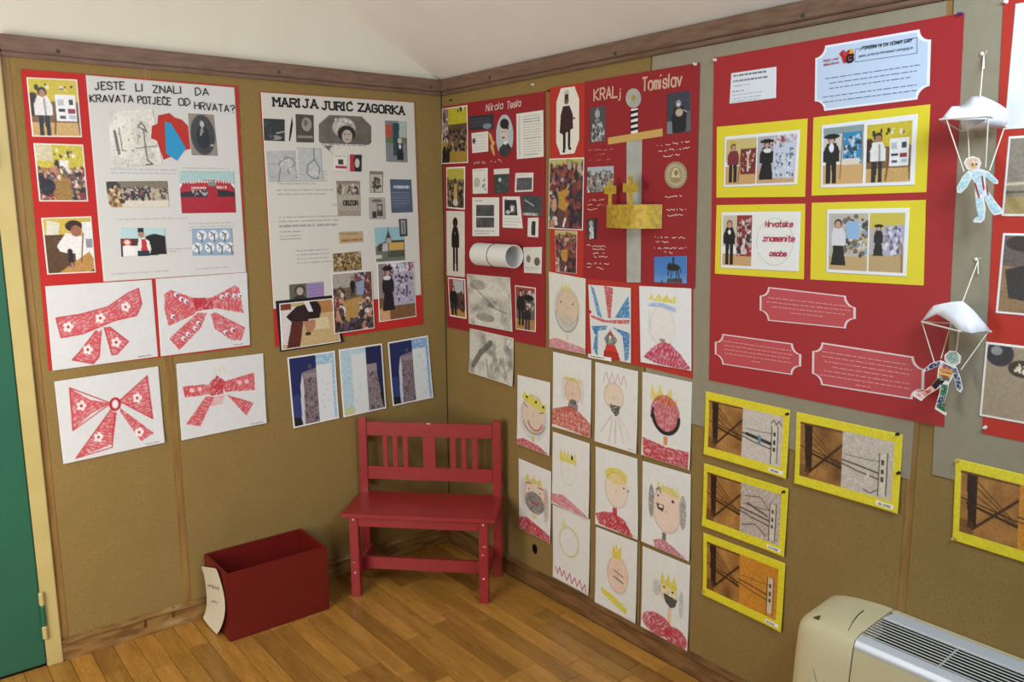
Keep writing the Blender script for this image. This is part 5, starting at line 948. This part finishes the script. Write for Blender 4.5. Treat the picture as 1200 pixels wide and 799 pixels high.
# ================================================================== HANGING PARACHUTES
def parachute(name, fn, label, canopy, frame, strings, hang, doll_polys, strokes):
    g = empty('parachute_figure', R(*fn(*hang[0])[0], .004), label, 'ornament', 'paper parachutes on the right wall')
    pt = lambda q: R(*fn(q[0], q[1])[0], q[2])
    cp = [pt(q) for q in canopy[0]]; m = MB(); m.add(cp, canopy[1])
    o = m.build('canopy', M['tissue'], g)
    bm = bmesh.new(); bm.from_mesh(o.data); bmesh.ops.triangulate(bm, faces=bm.faces)
    bmesh.ops.subdivide_edges(bm, edges=bm.edges, cuts=2, use_grid_fill=True, smooth=.18); bm.to_mesh(o.data); bm.free()
    o.data.polygons.foreach_set('use_smooth', [True]*len(o.data.polygons)); sd = o.modifiers.new('thickness', 'SOLIDIFY'); sd.thickness = .0006
    for a, b in ((0, 1), (1, 2), (2, 3), (3, 0)):
        m = MB(); m.tube([pt(frame[a]), pt(frame[b])], .0021, 8); m.build('stick', M['pinw'], g)
    for a, b in strings:
        m = MB(); m.tube([pt(a), pt(b)], .0013, 6); m.build('string', M['string'], g)
    m = MB(); h = [pt(q) for q in hang[1]]; m.tube(h, .0014, 6); m.build('hanging_string', M['string'], g)
    m = MB(); t0 = h[0]; m.tube([t0, t0+np.array([-.004, -.008, .008])], .0012, 5); m.tube([t0, t0+np.array([-.003, -.004, -.03])], .0016, 5); m.build('knot', M['string'], g)
    p0 = R(*fn(*hang[0])[0]); m = MB(); m.tube([p0+NR*.003, p0+NR*.007, p0+NR*.008], [.003, .0045, .0025], 10); m.build('pin', M['pinw'], g)
    fig = None
    for i, (off, poly, rim) in enumerate(doll_polys):
        c = np.array(poly, float).reshape(-1, 2); mid = c.mean(0); big = mid+(c-mid)*1.0
        P = [R(*fn(*q)[0], off) for q in big]; m = MB(); m.prism(P, -NR*.0006)
        q = m.build('paper_figure' if fig is None else 'limb', M['white'], g if fig is None else fig)
        if fig is None: fig = q; q['label'] = 'cut-out paper figure'
        inn = mid+(c-mid)*.8; m = MB(); m.prism([R(*fn(*w_)[0], off+.0005) for w_ in inn], -NR*.0004); m.build('crayon', M[rim], fig)
    for k, (off, a, b, wd, mt) in enumerate(strokes):
        A, B = R(*fn(*a)[0], off), R(*fn(*b)[0], off); t = (B-A)/np.linalg.norm(B-A); s = np.cross(NR, t)*wd/2; o_ = NR*.0001*k
        m = MB(); m.prism([A-s+o_, B-s+o_, B+s+o_, A+s+o_], -NR*.0003); m.build('crayon_stroke', M[mt], fig)
    return g
M['aqua'] = mat('aqua_crayon', 'a4cbd6', .7, .2, noise=[(140, 3, .4, .65, 'dbe6e8'), (60, 2, .5, .7, '7ab0c4')]); M['skin'] = mat('skin_crayon', 'ddb59a', .7, .2, noise=[(120, 3, .4, .7, 'efe0d4')]); M['navycr'] = mat('navy_crayon', '2c3460', .7, .2, noise=[(150, 3, .45, .65, 'c4c6d4')])
M['rain'] = mat('red_crayon', 'c4443c', .7, .2, noise=[(150, 3, .45, .65, 'e8c4b8')]); M['greencr'] = mat('green_crayon', '35603f', .7, .2, noise=[(150, 3, .45, .65, '7ab08a')]); M['tealcr'] = mat('grey_green_crayon', '8aa494', .7, .2, noise=[(110, 3, .4, .7, 'c8d4c4')]); M['pinkcr'] = mat('pink_crayon', 'dc8f88', .7, .2, noise=[(120, 3, .4, .7, 'f0dcd4')]); M['yelcr'] = mat('yellow_crayon', 'd8c458', .7, .2)
j1 = crop(1060, 60, .2754); j2 = crop(1060, 290, .2626)
o1 = .065
parachute('a', j1, 'paper parachutist in pale blue hanging under a white tissue canopy, upper one',
 ([(160, 285, .10), (200, 235, .09), (240, 232, .08), (285, 192, .075), (330, 190, .07), (440, 250, .05), (430, 322, .02), (350, 290, .10), (270, 335, .05), (215, 292, .10), (245, 336, .02)],
  [(0, 1, 9), (1, 2, 9), (2, 3, 7, 9), (3, 4, 7), (4, 5, 7), (5, 6, 7), (6, 8, 7), (2, 10, 8, 3), (3, 8, 6, 4), (4, 6, 5)]),
 [(150, 290, .10), (362, 275, .10), (432, 322, .02), (238, 338, .02)],
 [((178, 289, .10), (253, 512, o1)), ((270, 338, .02), (275, 455, o1-.003)), ((357, 277, .10), (345, 495, o1)), ((425, 324, .02), (362, 508, o1))],
 ((335, 12), [(337, 18, .006), (322, 192, .074)]),
 [(o1, [285, 505, 320, 500, 340, 505, 345, 560, 350, 600, 325, 625, 300, 610, 300, 560, 275, 530], 'aqua'), (o1+.0003, [275, 505, 290, 530, 265, 580, 240, 604, 224, 602, 222, 580, 245, 535], 'aqua'), (o1+.0003, [332, 505, 355, 510, 398, 550, 398, 564, 380, 564, 345, 535], 'aqua'),
  (o1+.0004, [300, 605, 335, 615, 345, 670, 340, 715, 325, 730, 293, 728, 292, 718, 315, 705, 305, 660], 'aqua'), (o1+.0004, [330, 605, 355, 595, 395, 650, 422, 680, 415, 692, 380, 698, 365, 680], 'aqua'), (o1+.0006, [252, 475, 262, 455, 290, 446, 318, 455, 327, 475, 318, 500, 290, 512, 265, 500], 'skin')],
 [(o1+.0015, (300, 560), (318, 625), .003, 'redink'), (o1+.0015, (330, 530), (338, 590), .003, 'redink'), (o1+.0015, (350, 570), (356, 612), .0025, 'redink'), (o1+.0015, (283, 488), (300, 488), .004, 'orange'), (o1+.0016, (288, 478), (291, 484), .003, 'ink'), (o1+.0016, (305, 478), (307, 484), .003, 'ink')])
o2 = .06
parachute('b', j2, 'paper parachutist in rainbow crayon hanging under a white tissue canopy, lower one',
 ([(75, 330, .05), (130, 258, .06), (260, 238, .07), (388, 373, .035), (300, 382, .10), (245, 372, .10), (200, 330, .09), (145, 296, .07), (180, 300, .02), (290, 330, .02)],
  [(0, 1, 7), (1, 2, 6, 7), (2, 4, 5, 6), (2, 3, 4), (1, 8, 2), (2, 8, 9), (2, 9, 3)]),
 [(76, 331, .05), (247, 374, .10), (388, 375, .035), (205, 338, .01)],
 [((78, 333, .05), (133, 512, o2)), ((206, 345, .012), (163, 495, o2-.002)), ((242, 376, .10), (230, 475, o2)), ((372, 378, .04), (252, 545, o2))],
 ((325, 52), [(328, 60, .006), (260, 240, .07)]),
 [(o2, [168, 505, 200, 520, 222, 530, 215, 580, 200, 605, 165, 600, 145, 580, 150, 540], 'rain'), (o2+.0003, [165, 502, 170, 520, 125, 540, 88, 555, 84, 545, 120, 515], 'navycr'), (o2+.0003, [205, 525, 228, 525, 250, 580, 260, 630, 250, 648, 234, 635, 222, 590], 'navycr'),
  (o2+.0004, [150, 580, 180, 595, 150, 630, 100, 660, 75, 685, 34, 660, 40, 645, 85, 640, 120, 615], 'pinkcr'), (o2+.0004, [165, 592, 200, 598, 190, 650, 175, 700, 188, 740, 183, 750, 135, 720, 140, 700, 155, 650], 'greencr'), (o2+.0006, [178, 480, 200, 460, 230, 462, 252, 485, 248, 515, 225, 528, 195, 520, 178, 502], 'tealcr')],
 [(o2+.0015, (152, 560), (210, 572), .005, 'yelcr'), (o2+.0015, (160, 540), (215, 558), .004, 'orange'), (o2+.0015, (155, 580), (200, 590), .005, 'greencr'), (o2+.0015, (170, 520), (215, 540), .004, 'navycr'), (o2+.0016, (130, 625), (160, 590), .013, 'ink'), (o2+.0016, (150, 700), (170, 660), .008, 'navycr'), (o2+.0016, (90, 652), (118, 635), .008, 'rain')])

# ================================================================== PINS
def pin(W, u, v, mt, lab, d=.006, r=.0045, group='push pins in the pinboards'):
    p = W[0](u, v)+W[1]*d; n = W[1]; g = empty('push_pin', p, lab, 'pin', group)
    m = MB(); m.tube([p-n*.0006, p+n*.0012], [r, r*.95], 10); m.build('collar', M[mt], g)
    m = MB(); m.tube([p+n*.0012, p+n*.005, p+n*.0085, p+n*.009], [r*.55, r*.5, r*.85, r*.6], 10); m.build('grip', M[mt], g)
for q in ((WR, 817, 75.5, 'pinw', 'white push pin at the upper right corner of the crimson sword poster', .007), (WR, 840, 70.5, 'pinw', 'white push pin at the upper left corner of the largest red poster', .006), (WR, 1126.5, 17, 'pinp', 'violet push pin at the upper right corner of the largest red poster', .006),
          (WR, 1180.5, 2.5, 'pinw', 'white push pin at the upper left corner of the far right poster', .005), (WR, 529, 117.5, 'pind', 'black push pin above the yellow photo near the corner', .0006), (WR, 644.5, 106.5, 'pind', 'black push pin at the upper left corner of the scarlet card', .005), (WR, 625, 99, 'pinw', 'small pale push pin under the rail above the inventor poster', .0006),
          (WR, 1055.5, 553, 'pind', 'black push pin at the right edge of the hatched bridge sheet', .009), (WR, 1053.5, 508, 'pind', 'black push pin at the upper right corner of the hatched bridge sheet', .006), (WR, 924.5, 484.5, 'pind', 'dark push pin at the upper right corner of the uppermost bridge sheet', .006), (WR, 920, 575.5, 'pind', 'dark push pin at the upper right corner of the swirling bridge sheet', .006),
          (WR, 826.5, 692, 'gold2', 'brass push pin at the lower left corner of the orange bridge sheet', .006), (WR, 1123, 539, 'gold2', 'brass push pin at the upper left corner of the far bridge sheet', .006), (WR, 1119, 630, 'gold2', 'brass push pin at the lower left corner of the far bridge sheet', .006), (WR, 1156.3, 500, 'pinw', 'white push pin at the lower left corner of the far right poster', .006)): pin(*q)
